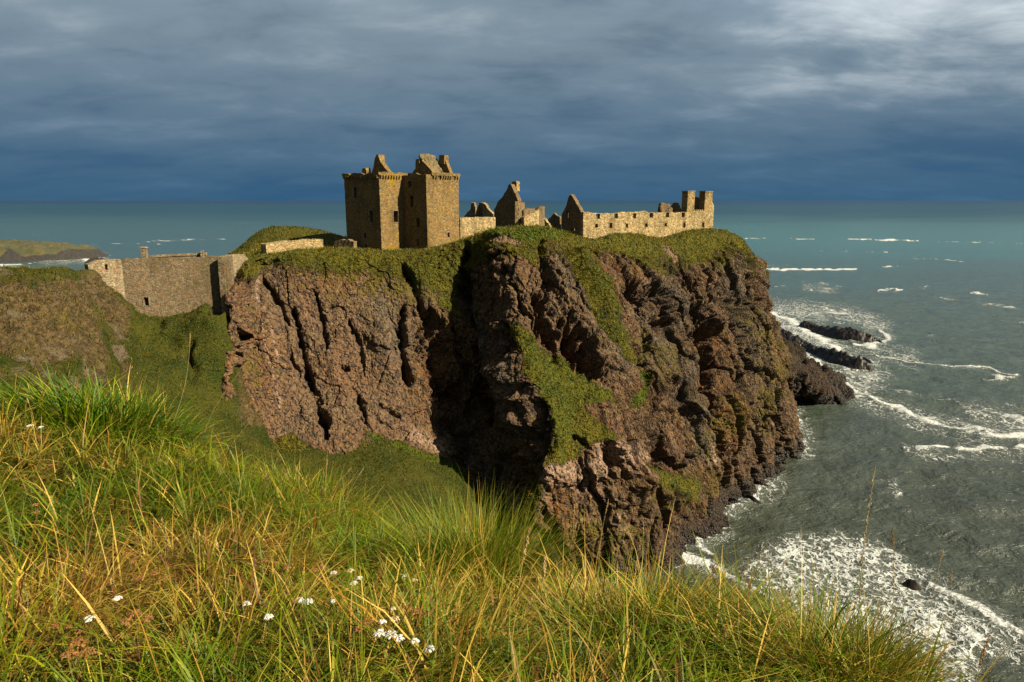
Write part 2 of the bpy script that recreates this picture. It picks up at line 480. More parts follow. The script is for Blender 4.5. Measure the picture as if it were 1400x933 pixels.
def blade_material(name, trans=0.38):
    """leaf colour comes from each blade's own colour; light passes through the thin leaf"""
    m = bpy.data.materials.new(name); m.use_nodes = True; m.node_tree.nodes.clear()
    t = NT(m.node_tree)
    o = t('ShaderNodeOutputMaterial')
    col = t.attr('tint', 'Color')
    b = t('ShaderNodeBsdfPrincipled'); b.inputs['Roughness'].default_value = 0.55
    b.inputs['Specular IOR Level'].default_value = 0.25
    tr = t('ShaderNodeBsdfTranslucent')
    col = tone(t, col, 0.96, 1.12)
    t.l.new(col, b.inputs['Base Color']); t.l.new(col, tr.inputs[0])
    mx = t('ShaderNodeMixShader'); mx.inputs[0].default_value = trans
    t.l.new(b.outputs[0], mx.inputs[1]); t.l.new(tr.outputs[0], mx.inputs[2])
    t.l.new(mx.outputs[0], o.inputs[0])
    return m

def plain_material(name, c1, c2, scale=20.0, rough=0.85):
    m, t, b = material(name)
    tc = t('ShaderNodeTexCoord')
    n = t.noise(tc.outputs['Object'], scale, 4.0, 0.6)
    t.l.new(tone(t, t.mix(t.rng(n, 0.35, 0.65), c1, c2), 0.75), b.inputs['Base Color'])
    b.inputs['Roughness'].default_value = rough
    b.inputs['Specular IOR Level'].default_value = 0.2
    t.l.new(t.bump(n, 0.4, 0.02), b.inputs['Normal'])
    return m

M_ROCK = rock_material()
M_KEEP = stone_material('keep_stone', (0.190, 0.130, 0.058), (0.29, 0.195, 0.030), 0.05)
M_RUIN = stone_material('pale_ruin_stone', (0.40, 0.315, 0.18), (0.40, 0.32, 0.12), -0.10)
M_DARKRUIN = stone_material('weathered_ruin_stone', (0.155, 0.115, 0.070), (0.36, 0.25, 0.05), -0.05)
M_CURTAIN = stone_material('curtain_wall_stone', (0.185, 0.148, 0.100), (0.20, 0.16, 0.07), -0.12, 3.4)
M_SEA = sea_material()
M_GROUND = ground_material()
M_BLADE = blade_material('grass_blade')
M_SEAROCK = plain_material('wet_black_rock', (0.011, 0.009, 0.008), (0.034, 0.026, 0.020), 0.8, 0.5)

# ================================================================== SEA
FOAM = [  # thick foam: polyline in photo pixels on the water, half width, strength
    ([(915, 733), (920, 752), (938, 768), (968, 776)], 12, 1.25),
    ([(935, 738), (955, 745), (975, 760)], 10, 0.7),
    ([(968, 774), (1000, 794), (1040, 816), (1078, 842)], 3.2, 0.95),
    ([(1272, 800), (1300, 815), (1330, 832), (1360, 852), (1390, 866)], 11, 0.8),
    ([(950, 735), (990, 715), (1020, 690), (1045, 665), (1068, 650)], 7, 0.62),
    ([(1025, 655), (1040, 648), (1062, 652)], 5, 0.7),
    ([(1074, 548), (1084, 575), (1092, 600), (1098, 618)], 6, 0.66),
    ([(1052, 428), (1075, 436), (1100, 452), (1125, 466), (1150, 482), (1185, 505)], 8, 0.85),
    ([(1085, 470), (1110, 488), (1140, 515), (1168, 535)], 10, 0.85),
    ([(1165, 470), (1195, 476), (1215, 464), (1205, 455)], 6, 0.8),
    ([(1095, 437), (1120, 430), (1160, 432), (1180, 444)], 2.5, 0.75),
    ([(1095, 419), (1125, 422), (1150, 430), (1166, 428), (1150, 424)], 2, 0.75),
    ([(1168, 534), (1195, 548), (1235, 560), (1268, 578), (1310, 588), (1345, 590)], 5.5, 0.85),
    ([(1210, 556), (1250, 568), (1300, 574), (1340, 588)], 4, 0.7),
    ([(1338, 562), (1372, 568), (1400, 574), (1440, 578)], 5, 0.72),
    ([(1340, 598), (1375, 602), (1410, 598), (1470, 600)], 9, 0.95),
    ([(1234, 612), (1258, 618), (1290, 612), (1330, 617), (1370, 620), (1420, 622), (1480, 622)], 4.2, 1.0),
    ([(1190, 484), (1240, 497), (1300, 501), (1350, 502), (1366, 512), (1396, 518)], 2.8, 0.85),
    ([(1396, 518), (1370, 521), (1345, 520)], 2.4, 0.8),
    ([(1220, 535), (1240, 540), (1262, 544)], 2, 0.6),
    ([(1277, 545), (1303, 546), (1314, 553)], 2.6, 0.65),
    ([(1042, 367), (1075, 370), (1110, 369), (1170, 367)], 2.6, 1.0),
    ([(1000, 361), (1040, 364), (1085, 364)], 1.0, 0.6),
    ([(1205, 365), (1238, 364)], 1.5, 0.8), ([(1250, 355), (1280, 355), (1330, 359)], 1.4, 0.75),
    ([(1015, 326), (1052, 327)], 1.0, 0.75), ([(1075, 327), (1112, 327)], 1.2, 0.85), ([(1147, 327), (1200, 328), (1255, 329)], 1.3, 0.95),
    ([(1280, 331), (1400, 333)], 1.0, 0.65), ([(1120, 344), (1215, 345)], 1.0, 0.65), ([(1040, 343), (1075, 343)], 0.9, 0.5),
    ([(1200, 398), (1235, 397)], 1.6, 0.85), ([(1254, 393), (1272, 392)], 1.3, 0.8), ([(1326, 401), (1352, 404)], 1.8, 0.9),
    ([(1280, 408), (1316, 411)], 1.5, 0.7), ([(1338, 416), (1370, 420), (1420, 428)], 1.6, 0.7),
    ([(1050, 391), (1076, 393)], 1.4, 0.75), ([(1088, 395), (1125, 397)], 1.3, 0.7), ([(1108, 386), (1148, 391)], 1.3, 0.6),
    ([(1370, 440), (1420, 443)], 1.8, 0.65), ([(1262, 456), (1280, 460)], 2.5, 0.6),
    ([(195, 330), (240, 329), (320, 326)], 1.0, 0.75), ([(150, 333), (190, 333)], 1.0, 0.65), ([(110, 336), (135, 336)], 1.2, 0.75), ([(215, 334), (230, 333)], 1.0, 0.7),
    ([(60, 356), (88, 352), (108, 350), (122, 358), (140, 352)], 4.5, 0.95), ([(0, 364), (30, 362), (50, 358)], 2.6, 0.9), ([(-60, 366), (0, 364)], 2.4, 0.9),
    ([(125, 345), (150, 350)], 1.5, 0.8), ([(40, 320), (90, 321)], 0.8, 0.4), ([(180, 305), (260, 305)], 0.7, 0.35), ([(330, 305), (350, 305)], 0.7, 0.4),
]
LACE_POLY = [(1005, 770), (1050, 742), (1130, 730), (1205, 742), (1255, 782), (1300, 805), (1345, 835), (1400, 868), (1400, 905),
             (1330, 885), (1330, 940), (1180, 960), (1150, 880), (1090, 850), (1030, 800)]
LACE = [
    ([(925, 750), (980, 720), (1020, 690), (1060, 655)], 22, 0.5), ([(1080, 545), (1095, 590), (1105, 620)], 16, 0.55),
    ([(1060, 440), (1120, 475), (1190, 520)], 26, 0.8), ([(1190, 480), (1250, 492)], 14, 0.5), ([(1170, 540), (1260, 575), (1400, 600)], 15, 0.6),
    ([(1330, 565), (1400, 580)], 16, 0.6), ([(950, 775), (1010, 800)], 14, 0.45), ([(1240, 622), (1400, 634)], 6, 0.35),
    ([(1215, 660), (1225, 672)], 9, 0.35), ([(1060, 425), (1160, 430), (1210, 450)], 14, 0.6), ([(1100, 392), (1140, 396)], 6, 0.4),
    ([(60, 354), (140, 354)], 8, 0.6),
]

def build_sea():
    nr, nc = 520, 620
    # tessellation grows with distance; fan columns
    pyr = np.concatenate([np.linspace(1250, 560, 190), np.linspace(558, 300, 210), 274.0 + np.geomspace(25.0, 0.55, 40)])
    a, dy, dz = ray(np.full(pyr.shape, 700.0), pyr)
    Yr = dy * (-ZC / dz)
    tan = np.concatenate([np.linspace(-2.2, -0.80, 30)[:-1], np.linspace(-0.80, 0.0, 110)[:-1], np.linspace(0.0, 0.85, 360)[:-1], np.linspace(0.85, 2.4, 42)])
    Yg = np.repeat(Yr[:, None], len(tan), 1); Xg = Yg * tan[None, :]
    P = np.stack([Xg, Yg, np.zeros_like(Xg)], -1)
    px, py = proj(P)
    foam = np.zeros_like(Xg); lace = np.zeros_like(Xg)
    wob = fbm(Xg * 0.06, Yg * 0.06, 0, 3, 5)
    wob2 = fbm(Xg * 0.25, Yg * 0.25, 0, 3, 8)
    depth_s = np.clip((py - 274) / 300, 0.02, 1.2)
    qx = px + wob * 16 * depth_s; qy = py + (wob * 9 + wob2 * 4) * depth_s
    for line, w, s_ in FOAM:
        d, p_ = seg_dist(qx, qy, line)
        w = w * (0.72 if w < 3 else 0.9)
        w2 = w * (0.75 + 0.45 * wob2) * (0.45 + 0.75 * np.sin(np.clip(p_, 0.08, 0.92) * math.pi))
        foam = np.maximum(foam, s_ * np.exp(-(d / w2) ** 2))
        # spent foam trails
        lace = np.maximum(lace, 0.45 * s_ * np.exp(-(d / (w2 * 2.2)) ** 2) * (py > 400))
    for line, w, s_ in LACE:
        d, p_ = seg_dist(qx, qy, line)
        lace = np.maximum(lace, s_ * np.exp(-(d / w) ** 2))
    ins = in_poly(qx, qy, LACE_POLY)
    lace = np.maximum(lace, 0.86 * sstep(ins, -14, 16))
    near = sstep(Yg, 900, 200)
    th = R(25)
    ph = (Xg * math.sin(th) + Yg * math.cos(th))
    sw = (np.sin(ph * 0.33 + wob * 5) * 0.30 + np.sin(ph * 0.75 + Xg * 0.12 + wob2 * 3) * 0.12 + wob2 * 0.16) * near
    P[..., 2] = sw + foam * 0.55 * near + lace * 0.12 * near
    # flatten beyond
    me = np_mesh('sea', P.reshape(-1, 3), grid_faces(P.shape[0], P.shape[1], True), True,
                 {'foam': foam, 'lace': lace})
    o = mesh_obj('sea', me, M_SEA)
    tag(o, kind='structure')

build_sea()

# ================================================================== HEADLAND (castle rock)
def SEC(*rows):
    """rows: rim, brow, m1, m2, m3, base as (px,py,Y) or (px,py) for a foot at sea level"""
    return [at(*r) if len(r) == 3 else at_z(r[0], r[1], 0.0) for r in rows]

def WSEC(rx, ry, rz, bx, by, bz=0.0):
    a = np.array([rx, ry, ZC + rz]); b = np.array([bx, by, bz])
    return [a, a * 0.9 + b * 0.1 + np.array([0, 0, 1.5]), a * 0.72 + b * 0.28, a * 0.5 + b * 0.5, a * 0.25 + b * 0.75, b]

FRONT = [
    SEC((306, 352, 150), (304, 358, 149), (300, 372, 147), (296, 385, 145), (290, 400, 143), (285, 430, 140)),
    SEC((342, 355, 114), (330, 377, 108.5), (313, 404, 105.0), (310, 445, 103.5), (306, 500, 100.8), (298, 575, 96.5)),
    SEC((358, 355, 117.5), (354, 370, 115.5), (348, 408, 112.5), (341, 455, 108.5), (335, 515, 104.5), (330, 600, 99.5)),
    SEC((400, 345, 118), (400, 361, 116), (396, 400, 114), (390, 460, 110.5), (384, 530, 106.5), (374, 618, 100)),
    SEC((470, 342, 121), (468, 362, 118), (465, 410, 115), (460, 470, 111.5), (468, 540, 107.5), (480, 630, 100)),
    SEC((545, 347, 122), (545, 370, 118.5), (545, 415, 116), (550, 470, 113), (562, 540, 110), (575, 640, 102)),
    SEC((605, 340, 122), (602, 360, 119.5), (605, 410, 118), (612, 470, 117), (630, 550, 115), (645, 660, 106)),
    SEC((645, 325, 121), (650, 350, 119), (658, 400, 117.5), (668, 470, 116), (682, 560, 112), (692, 700, 101)),
    SEC((682, 312, 119), (684, 335, 116), (692, 390, 111), (706, 470, 105), (738, 580, 96.5), (714, 745, 91)),
    SEC((735, 310, 120), (737, 335, 116.5), (742, 400, 110.5), (765, 490, 104.5), (792, 590, 97), (762, 782, 93)),
    SEC((775, 318, 123), (786, 345, 119.5), (808, 395, 114.5), (838, 480, 108.5), (850, 600, 100), (838, 785, 96)),
    SEC((812, 329, 128), (820, 346, 126), (850, 400, 122), (868, 480, 116.5), (882, 610, 106.5), (905, 772)),
    SEC((840, 321, 131), (850, 345, 129), (875, 400, 125), (890, 480, 119), (905, 600, 110), (938, 745)),
    SEC((872, 322, 136), (878, 350, 133), (898, 400, 129), (912, 480, 123), (926, 600, 114), (972, 722)),
    SEC((906, 327, 141), (912, 352, 138), (930, 400, 134), (945, 480, 127.5), (955, 590, 119), (1003, 690)),
    SEC((945, 316, 147), (950, 345, 143), (966, 400, 138), (982, 480, 132), (992, 570, 125.5), (1020, 665)),
    SEC((985, 315, 156), (992, 340, 152), (1006, 400, 147), (1018, 480, 141), (1034, 560, 137), (1058, 638)),
    SEC((1010, 325, 166), (1022, 350, 162), (1040, 400, 157), (1050, 460, 152), (1064, 530, 147), (1083, 614)),
    SEC((1020, 338, 180), (1030, 362, 174), (1043, 405, 170), (1050, 455, 168), (1062, 500, 166), (1078, 553)),
    SEC((1014, 336, 196), (1028, 365, 192), (1042, 425, 190), (1056, 472, 188), (1088, 505, 187), (1160, 547)),
    SEC((1000, 330, 214), (1015, 362, 212), (1034, 410, 212), (1052, 448, 212), (1082, 478, 210), (1120, 506)),
    WSEC(66, 238, -11, 92, 246),
]
BACK = [WSEC(52, 252, -11, 60, 272), WSEC(10, 236, -11, 6, 262), WSEC(-30, 205, -11, -40, 230), WSEC(-52, 178, -11, -74, 190), WSEC(-60, 160, -10.5, -78, 165)]
SPINE = [(-42, 152)] * 4 + [(-36, 150), (-30, 150), (-24, 152), (-16, 152), (-8, 154), (-1, 156), (5, 158), (14, 164), (22, 168), (30, 176), (38, 182), (45, 188),
         (50, 194), (53, 198), (54, 202), (53, 206), (51, 212), (48, 218), (40, 216), (8, 200), (-22, 175), (-38, 160), (-42, 154)]

def plateau_z(x, y):
    """height of the castle green"""
    z = -9.2 - 0.012 * np.clip(x, 0, 80)
    z = z + 3.6 * np.exp(-((x + 50) / 15) ** 2 - ((y - 152) / 7) ** 2)       # grassed bank behind the keep
    z = z + 2.2 * np.exp(-((x + 2) / 13) ** 2 - ((y - 146) / 10) ** 2)       # rise under the chapel ruins
    return ZC + z

def catmull(P, ts):
    """P (n,...) at integer parameters, evaluate at ts"""
    n = len(P)
    i = np.clip(np.floor(ts).astype(int), 0, n - 2); u = ts - i
    sh = (-1,) + (1,) * (P.ndim - 1)
    u = u.reshape(sh)
    p0 = P[np.clip(i - 1, 0, n - 1)]; p1 = P[i]; p2 = P[i + 1]; p3 = P[np.clip(i + 2, 0, n - 1)]
    return 0.5 * ((2 * p1) + (-p0 + p2) * u + (2 * p0 - 5 * p1 + 4 * p2 - p3) * u * u + (-p0 + 3 * p1 - 3 * p2 + p3) * u ** 3)

CRACKS = [  # clefts, hollows and caves: polyline (photo pixels), half width px, depth m
    ([(403, 425), (412, 470), (424, 520), (436, 560), (446, 598)], 6.5, 3.0),
    ([(432, 402), (440, 445), (447, 478)], 4, 1.8), ([(365, 388), (382, 415), (396, 445)], 5, 1.4),
    ([(400, 480), (412, 520)], 4, 1.5), ([(478, 440), (492, 480), (505, 520)], 5, 1.3), ([(470, 505), (482, 512)], 5, 1.8), ([(490, 540), (500, 580)], 4, 1.8), ([(520, 555), (545, 570)], 5, 1.6),
    ([(306, 405), (310, 450), (316, 520)], 6, 3.0), ([(318, 455), (324, 505), (330, 560)], 5, 3.0),
    ([(548, 362), (560, 385), (572, 405), (578, 432)], 7, 3.2), ([(553, 425), (550, 470), (560, 520)], 9, 3.5),
    ([(590, 440), (600, 500), (615, 560), (640, 620)], 22, 3.2), ([(622, 450), (630, 490)], 5, 1.6),
    ([(637, 335), (632, 370), (636, 410), (650, 445)], 9, 4.0), ([(655, 470), (662, 520), (668, 580)], 13, 2.5),
    ([(683, 360), (684, 378)], 9, 3.4), ([(706, 405), (718, 430)], 6, 2.6), ([(692, 446), (696, 482)], 7, 3.0),
    ([(735, 405), (742, 445), (760, 478)], 11, 4.5), ([(765, 440), (790, 480), (815, 515)], 18, 5.0), ([(800, 455), (826, 512)], 10, 2.6),
    ([(741, 330), (742, 375), (745, 400)], 7, 2.2),
    ([(848, 380), (860, 400), (868, 435)], 10, 4.6), ([(892, 380), (900, 400), (905, 422)], 9, 4.2), ([(884, 440), (902, 446)], 7, 3.2), ([(882, 400), (884, 415)], 5, 2.5), ([(918, 440), (920, 450)], 4, 2.0), ([(876, 470), (886, 478)], 7, 2.8),
    ([(866, 480), (866, 540), (870, 600), (878, 640)], 5, 2.4), ([(893, 612), (898, 642)], 4, 2.2), ([(905, 520), (925, 550), (930, 570)], 8, 2.6), ([(932, 560), (938, 580)], 5, 1.8),
    ([(922, 620), (935, 650)], 4, 1.5),
    ([(936, 385), (946, 420), (956, 460), (962, 500), (966, 560), (972, 610), (990, 655)], 9, 5.5),
    ([(972, 385), (980, 420), (988, 450)], 5, 2.6), ([(990, 400), (998, 430), (996, 470)], 8, 4.2), ([(1014, 400), (1018, 430)], 4, 2.0),
    ([(998, 330), (1010, 350), (1020, 375), (1030, 405), (1036, 430)], 8, 4.2), ([(1044, 420), (1046, 445)], 4, 2.0),
    ([(1004, 500), (1014, 530), (1020, 560)], 9, 3.2), ([(1034, 560), (1044, 600)], 4, 1.6), ([(1052, 540), (1064, 590)], 4, 1.5), ([(1008, 585), (1016, 640)], 4, 1.4),
    ([(985, 600), (1000, 650)], 5, 1.6), ([(1012, 478), (1016, 490)], 7, 2.2),
    ([(738, 695), (752, 728), (772, 765)], 6, 3.2), ([(836, 612), (830, 640), (818, 665)], 7, 3.0), ([(905, 665), (915, 710), (922, 730)], 5, 2.4), ([(790, 600), (802, 610)], 5, 1.5),
    ([(745, 560), (735, 610), (712, 660), (690, 700)], 16, 3.6), ([(742, 625), (742, 655)], 4, 1.5), ([(795, 650), (796, 672)], 3, 1.2),
]
RIBS = [  # buttresses that stand proud
    ([(660, 430), (672, 470), (690, 515)], 9, 2.0), ([(700, 500), (710, 545), (716, 585)], 8, 3.0), ([(722, 545), (728, 580)], 6, 1.6),
    ([(585, 400), (600, 430)], 16, 1.2), ([(790, 350), (822, 410), (846, 470), (858, 530)], 9, 2.4), ([(838, 615), (862, 660)], 13, 2.2), ([(770, 655), (810, 640)], 16, 1.6),
    ([(905, 400), (925, 420), (935, 450)], 12, 2.2), ([(925, 480), (945, 540), (955, 600)], 14, 1.6), ([(975, 430), (968, 450)], 8, 1.8), ([(860, 680), (905, 685)], 26, 1.8), ([(880, 650), (940, 665)], 14, 2.0),
    ([(1025, 440), (1030, 500), (1045, 560)], 8, 1.6), ([(990, 500), (998, 570)], 6, 1.4), ([(1010, 430), (1008, 470)], 6, 1.4), ([(455, 480), (470, 540)], 12, 0.9), ([(520, 440), (530, 500)], 16, 1.1), ([(360, 440), (372, 530)], 16, 1.0),
    ([(887, 520), (898, 540)], 8, 2.0),
]
TURF = [  # grassed places on the rock, polygons in photo pixels
    [(700, 436), (716, 444), (745, 470), (790, 505), (852, 548), (820, 556), (800, 560), (848, 600), (830, 606), (800, 615), (762, 640), (745, 640), (758, 600), (750, 560), (728, 525), (708, 485)],
    [(500, 585), (540, 600), (600, 620), (640, 640), (660, 700), (560, 720), (480, 640)],
    [(355, 600), (400, 590), (440, 620), (430, 650), (360, 640)],
    [(866, 630), (890, 640), (930, 648), (950, 660), (965, 690), (900, 672), (880, 662)],
    [(862, 500), (880, 505), (890, 530), (880, 560), (866, 560)],
    [(1005, 570), (1025, 575), (1026, 598), (1008, 600)],
    [(735, 610), (720, 660), (700, 700), (690, 720), (720, 730), (745, 660)],
    [(690, 445), (704, 440), (730, 500), (715, 500)], [(770, 340), (800, 350), (835, 430), (858, 500), (850, 505), (815, 440), (780, 370)],
    [(795, 318), (1000, 312), (1020, 335), (1000, 345), (985, 330), (975, 355), (940, 370), (925, 350), (905, 360), (880, 350), (850, 352), (800, 345)],
    [(660, 310), (770, 312), (792, 350), (770, 345), (740, 345), (735, 370), (700, 338), (660, 345)],
    [(560, 350), (620, 345), (640, 335), (625, 410), (645, 445), (600, 420), (575, 385)],
]
LUSH = [[(862, 505), (882, 505), (892, 530), (880, 562), (864, 558)], [(1008, 570), (1024, 575), (1024, 596), (1008, 598)],
        [(500, 590), (640, 640), (660, 720), (560, 720)], [(650, 310), (800, 312), (760, 330), (660, 330)], [(740, 450), (852, 540), (830, 545), (740, 475)], [(705, 445), (740, 470), (845, 550), (790, 560), (770, 630), (755, 600), (730, 520)]]
EARTH = [[(668, 326), (690, 320), (712, 332), (700, 335), (675, 334)], [(906, 336), (914, 338), (928, 352), (922, 356), (908, 344)]]
PALE = [([(745, 650), (770, 640), (800, 660), (825, 615), (860, 625)], 16), ([(770, 715), (800, 708), (830, 710), (850, 725)], 3), ([(700, 685), (735, 675)], 10), ([(360, 448), (372, 500), (382, 560)], 1.6), ([(372, 448), (385, 500)], 1.6), ([(352, 370), (356, 420)], 4), ([(840, 700), (850, 695)], 6), ([(957, 610), (962, 630)], 5), ([(560, 590), (600, 610)], 10)]
GREYZ = [([(520, 420), (545, 470)], 20), ([(660, 430), (690, 520)], 16), ([(705, 500), (715, 590)], 12), ([(900, 380), (930, 440)], 26), ([(760, 350), (800, 400), (850, 500)], 16), ([(860, 420), (915, 500)], 22), ([(930, 500), (950, 620)], 18), ([(990, 380), (1020, 480)], 16)]
MOSSZ = [([(430, 350), (540, 390), (600, 400)], 42), ([(870, 480), (900, 500)], 30), ([(900, 680), (960, 670)], 40), ([(1020, 440), (1050, 520), (1040, 580)], 26), ([(800, 720), (850, 720)], 34), ([(1000, 560), (960, 600)], 30), ([(1060, 470), (1085, 490)], 22), ([(340, 430), (350, 520)], 16)]

def bezmask(qx, qy, lst):
    g = np.zeros_like(qx)
    for line, w in lst:
        d, _ = seg_dist(qx, qy, line)
        g = np.maximum(g, np.exp(-(d / w) ** 2))
    return g

HEAD = {}
def build_headland():
    secs = FRONT + BACK
    secs = secs + [secs[0]]
    spine = SPINE[:len(secs) - 1] + [SPINE[0]]
    rows = []
    for s_, sp in zip(secs, spine):
        rim = s_[0]
        spp = np.array([sp[0], sp[1], 0.0]); spp[2] = plateau_z(spp[0], spp[1])
        mid = rim * 0.5 + spp * 0.5; mid[2] = plateau_z(mid[0], mid[1]) * 0.75 + rim[2] * 0.25
        under = s_[5] + (s_[5] - s_[4]) / (np.linalg.norm(s_[5] - s_[4]) + 1e-6) * 5
        under[2] = min(under[2], s_[5][2] - 4)
        rows.append([spp, mid] + s_ + [under])
    K = np.array(rows)                       # sections x 9 x 3
    # parameters along u
    ref = K[:, 5]
    ts = []
    for i in range(len(K) - 1):
        L = max(np.linalg.norm(ref[i + 1] - ref[i]), np.linalg.norm(K[i + 1, 7] - K[i, 7]) * 0.6)
        st = 0.17 if i < 18 else (0.35 if i < 21 else 1.6)
        n = max(4, int(L / st))
        ts.append(i + np.arange(n) / n)
    ts = np.concatenate(ts + [np.array([len(K) - 1.0])])
    cnt = [8, 34, 30, 62, 72, 80, 100, 14]
    tv = np.concatenate([i + np.arange(c) / c for i, c in enumerate(cnt)] + [np.array([8.0])])
    U = catmull(K, ts)                       # nu x 9 x 3
    P = catmull(np.swapaxes(U, 0, 1), tv)    # nv x nu x 3
    P = np.swapaxes(P, 0, 1)                 # nu x nv x 3
    nu, nv = P.shape[:2]
    # the green itself follows plateau_z away from the rim
    vv = np.broadcast_to(tv[None, :], (nu, nv)); uu = np.broadcast_to(ts[:, None], (nu, nv))
    w = sstep(vv, 1.75, 1.0)
    pz = plateau_z(P[..., 0], P[..., 1])
    P[..., 2] = P[..., 2] * (1 - w) + pz * w
    px, py = proj(P)
    front = (uu < 21.3)
    N = grid_normals(P)
    # outward check
    if N[nu // 4, 10, 2] < 0: N = -N
    flip = grid_normals(P)[nu // 4, 10, 2] < 0
    x, y, z = P[..., 0], P[..., 1], P[..., 2]
    w1 = fbm(x * 0.09, y * 0.09, z * 0.09, 3, 21); w2 = fbm(x * 0.35, y * 0.35, z * 0.35, 4, 31)
    qx = px + w1 * 8 + w2 * 6.5; qy = py + w1 * 6 + w2 * 6
    d = np.zeros_like(px)
    w3 = fbm(x * 1.1, y * 1.1, z * 0.8, 3, 35); cvar = fbm(x * 0.5, y * 0.5, z * 0.22, 3, 37)
    cx_, cy_ = qx + w3 * 5, qy + w3 * 5
    rockz = sstep(vv, 2.3, 3.3) * sstep(vv, 9.0, 7.6)
    for line, wd, dep in CRACKS:
        dd, pp = seg_dist(cx_, cy_, line)
        wv = wd * (0.35 + 0.65 * np.sin(np.clip(pp, 0.03, 0.97) * math.pi)) * (0.85 + 0.9 * cvar).clip(0.25, 1.6)
        d -= np.where(front, dep * np.where(uu > 10.3, 1.45, 1.15) * np.exp(-(dd / wv) ** 1.8) * (0.8 + 0.8 * cvar + 0.35 * w3).clip(0.1, 1.5), 0)
    for line, wd, dep in RIBS:
        dd, pp = seg_dist(qx, qy, line)
        d += np.where(front, dep * 0.85 * np.exp(-(dd / wd) ** 2.2), 0)
    # turf mask before fine relief
    turf = np.zeros_like(px)
    for poly in TURF:
        turf = np.maximum(turf, sstep(in_poly(qx, qy, poly), -7, 9))
    turf = np.where(front, turf, 0)
    turf0 = turf
    turf = turf * (0.95 + 0.55 * fbm(x * 0.22, y * 0.22, z * 0.22, 4, 79)).clip(0.5, 1)
    brow = sstep(vv + w1 * 0.35 + w2 * 0.3, 3.05, 2.75)
    moss = np.where(front, bezmask(qx, qy, MOSSZ), 0.3)
    tuftn = fbm(x * 0.30, y * 0.30, z * 0.30, 4, 77)
    upper = sstep(vv + w1 * 0.7, 4.3, 2.9) * np.where(front, 1, 0.6)
    grass = np.maximum(np.maximum(brow, turf), np.clip(upper * (0.62 + 0.16 * sstep(uu, 2.2, 3.2) * sstep(uu, 6.6, 5.6)) + tuftn * 0.5, 0, 1) * sstep(vv, 4.5, 3.2))
    grass = np.maximum(grass, 0.26 * moss + 0.45 * tuftn * moss)
    grass = np.where(vv < 2.6, np.maximum(grass, 0.95), grass)
    earth = np.zeros_like(px)
    for poly in EARTH: earth = np.maximum(earth, sstep(in_poly(qx, qy, poly), -2, 2))
    grass = grass * (1 - 0.35 * np.where(front, sstep(tuftn, 0.05, 0.45), 0) * sstep(vv, 2.3, 2.9))
    grass = grass * (1 - np.where(front, earth, 0))
    grass = grass * sstep(z, 2.0, 6.0)
    rock = rockz * (1 - 0.85 * np.clip(turf0, 0, 1)) * (1 - 0.55 * brow)
    # columns and gullies running down the face (in a slanted frame), then blocks, then rubble
    sl = (x * 0.80 + y * 0.45)
    wc = fbm(x * 0.05, y * 0.05, z * 0.05, 3, 3)
    col1 = 1 - 2 * np.abs(fbm(sl * 0.16 + z * 0.035 + wc * 1.2, z * 0.030, 0.3 + 0 * z, 3, 41))
    col2 = 1 - 2 * np.abs(fbm(sl * 0.42 + z * 0.085 + wc * 1.6, z * 0.09, 0.7 + 0 * z, 3, 43))
    ledge = fbm(x * 0.06, y * 0.06, z * 0.55, 3, 47)
    blk = fbm(x * 0.55, y * 0.55, z * 0.40, 4, 51)
    fin = fbm(x * 1.7, y * 1.7, z * 1.4, 4, 57)
    wor = worley(x * 0.85 + w2, y * 0.85, z * 0.65, 61)
    wor2 = worley(x * 2.1, y * 2.1, z * 1.8, 67)
    # jointed blocks: each cell sits at its own depth
    bx_, by_, bz_ = sl * 0.31 + z * 0.085 + w2 * 0.35, (y * 0.8 - x * 0.45) * 0.25, z * 0.10 - sl * 0.03 + w2 * 0.25
    _, id1, ed1 = worley_id(bx_, by_, bz_, 151)
    _, id2, ed2 = worley_id(bx_ * 2.6 + 3, by_ * 2.2, bz_ * 2.9 + 1, 157)
    _, id3, ed3 = worley_id(bx_ * 6.0 + 3, by_ * 5.0, bz_ * 6.5 + 1, 161)
    joint = np.exp(-(ed1 / 0.07) ** 2) * 0.55 + np.exp(-(ed2 / 0.09) ** 2) * 0.28
    amp_s = 0.28 + 0.24 * sstep(uu, 4.8, 6.6)
    amp_l = 0.32 + 0.55 * sstep(uu, 4.6, 6.5) + 0.40 * sstep(uu, 8.5, 10.5)           # the seaward end is craggier
    d += rock * amp_l * ((0.95 + 1.1 * sstep(uu, 10.2, 12)) * (col1 - 0.35) + 0.62 * (col2 - 0.4) + 0.40 * ledge + 0.35 * blk + 2.1 * (id1 - 0.5) - 0.8 * joint)
    d += rock * amp_s * (0.95 * (id2 - 0.5) + 0.26 * (id3 - 0.5) + 0.3 * (0.55 - wor))
    d += rock * (0.20 * fin + 0.10 * (0.5 - wor2))
    d += (1 - rock) * np.where(vv < 8, 1, 0) * (0.26 * w2 + 0.16 * fin * np.clip(turf + brow, 0.4, 1)) * sstep(vv, 0.9, 1.8)
    tus = np.clip(np.maximum(turf, brow) + (vv < 2.7), 0, 1) * sstep(vv, 1.2, 2.0) * sstep(z, 3, 6)
    d += tus * (0.55 * (0.5 - worley(x * 0.75, y * 0.75, z * 0.75, 171)) + 0.30 * (0.5 - worley(x * 1.9, y * 1.9, z * 1.9, 173)))
    Pd = P + N * d[..., None]
    # talus of shore boulders at the waterline
    sh = np.exp(-((z - 0.5) / 2.0) ** 2) * front
    Pd += N * (sh * (0.7 - worley(x * 0.5, y * 0.5, z * 0.5, 71)) * 1.3)[..., None]
    lush = np.zeros_like(px)
    for k, poly in enumerate(LUSH): lush = np.maximum(lush, sstep(in_poly(qx, qy, poly), -4, 6) * (0.35 if k == len(LUSH) - 1 else 0.85))
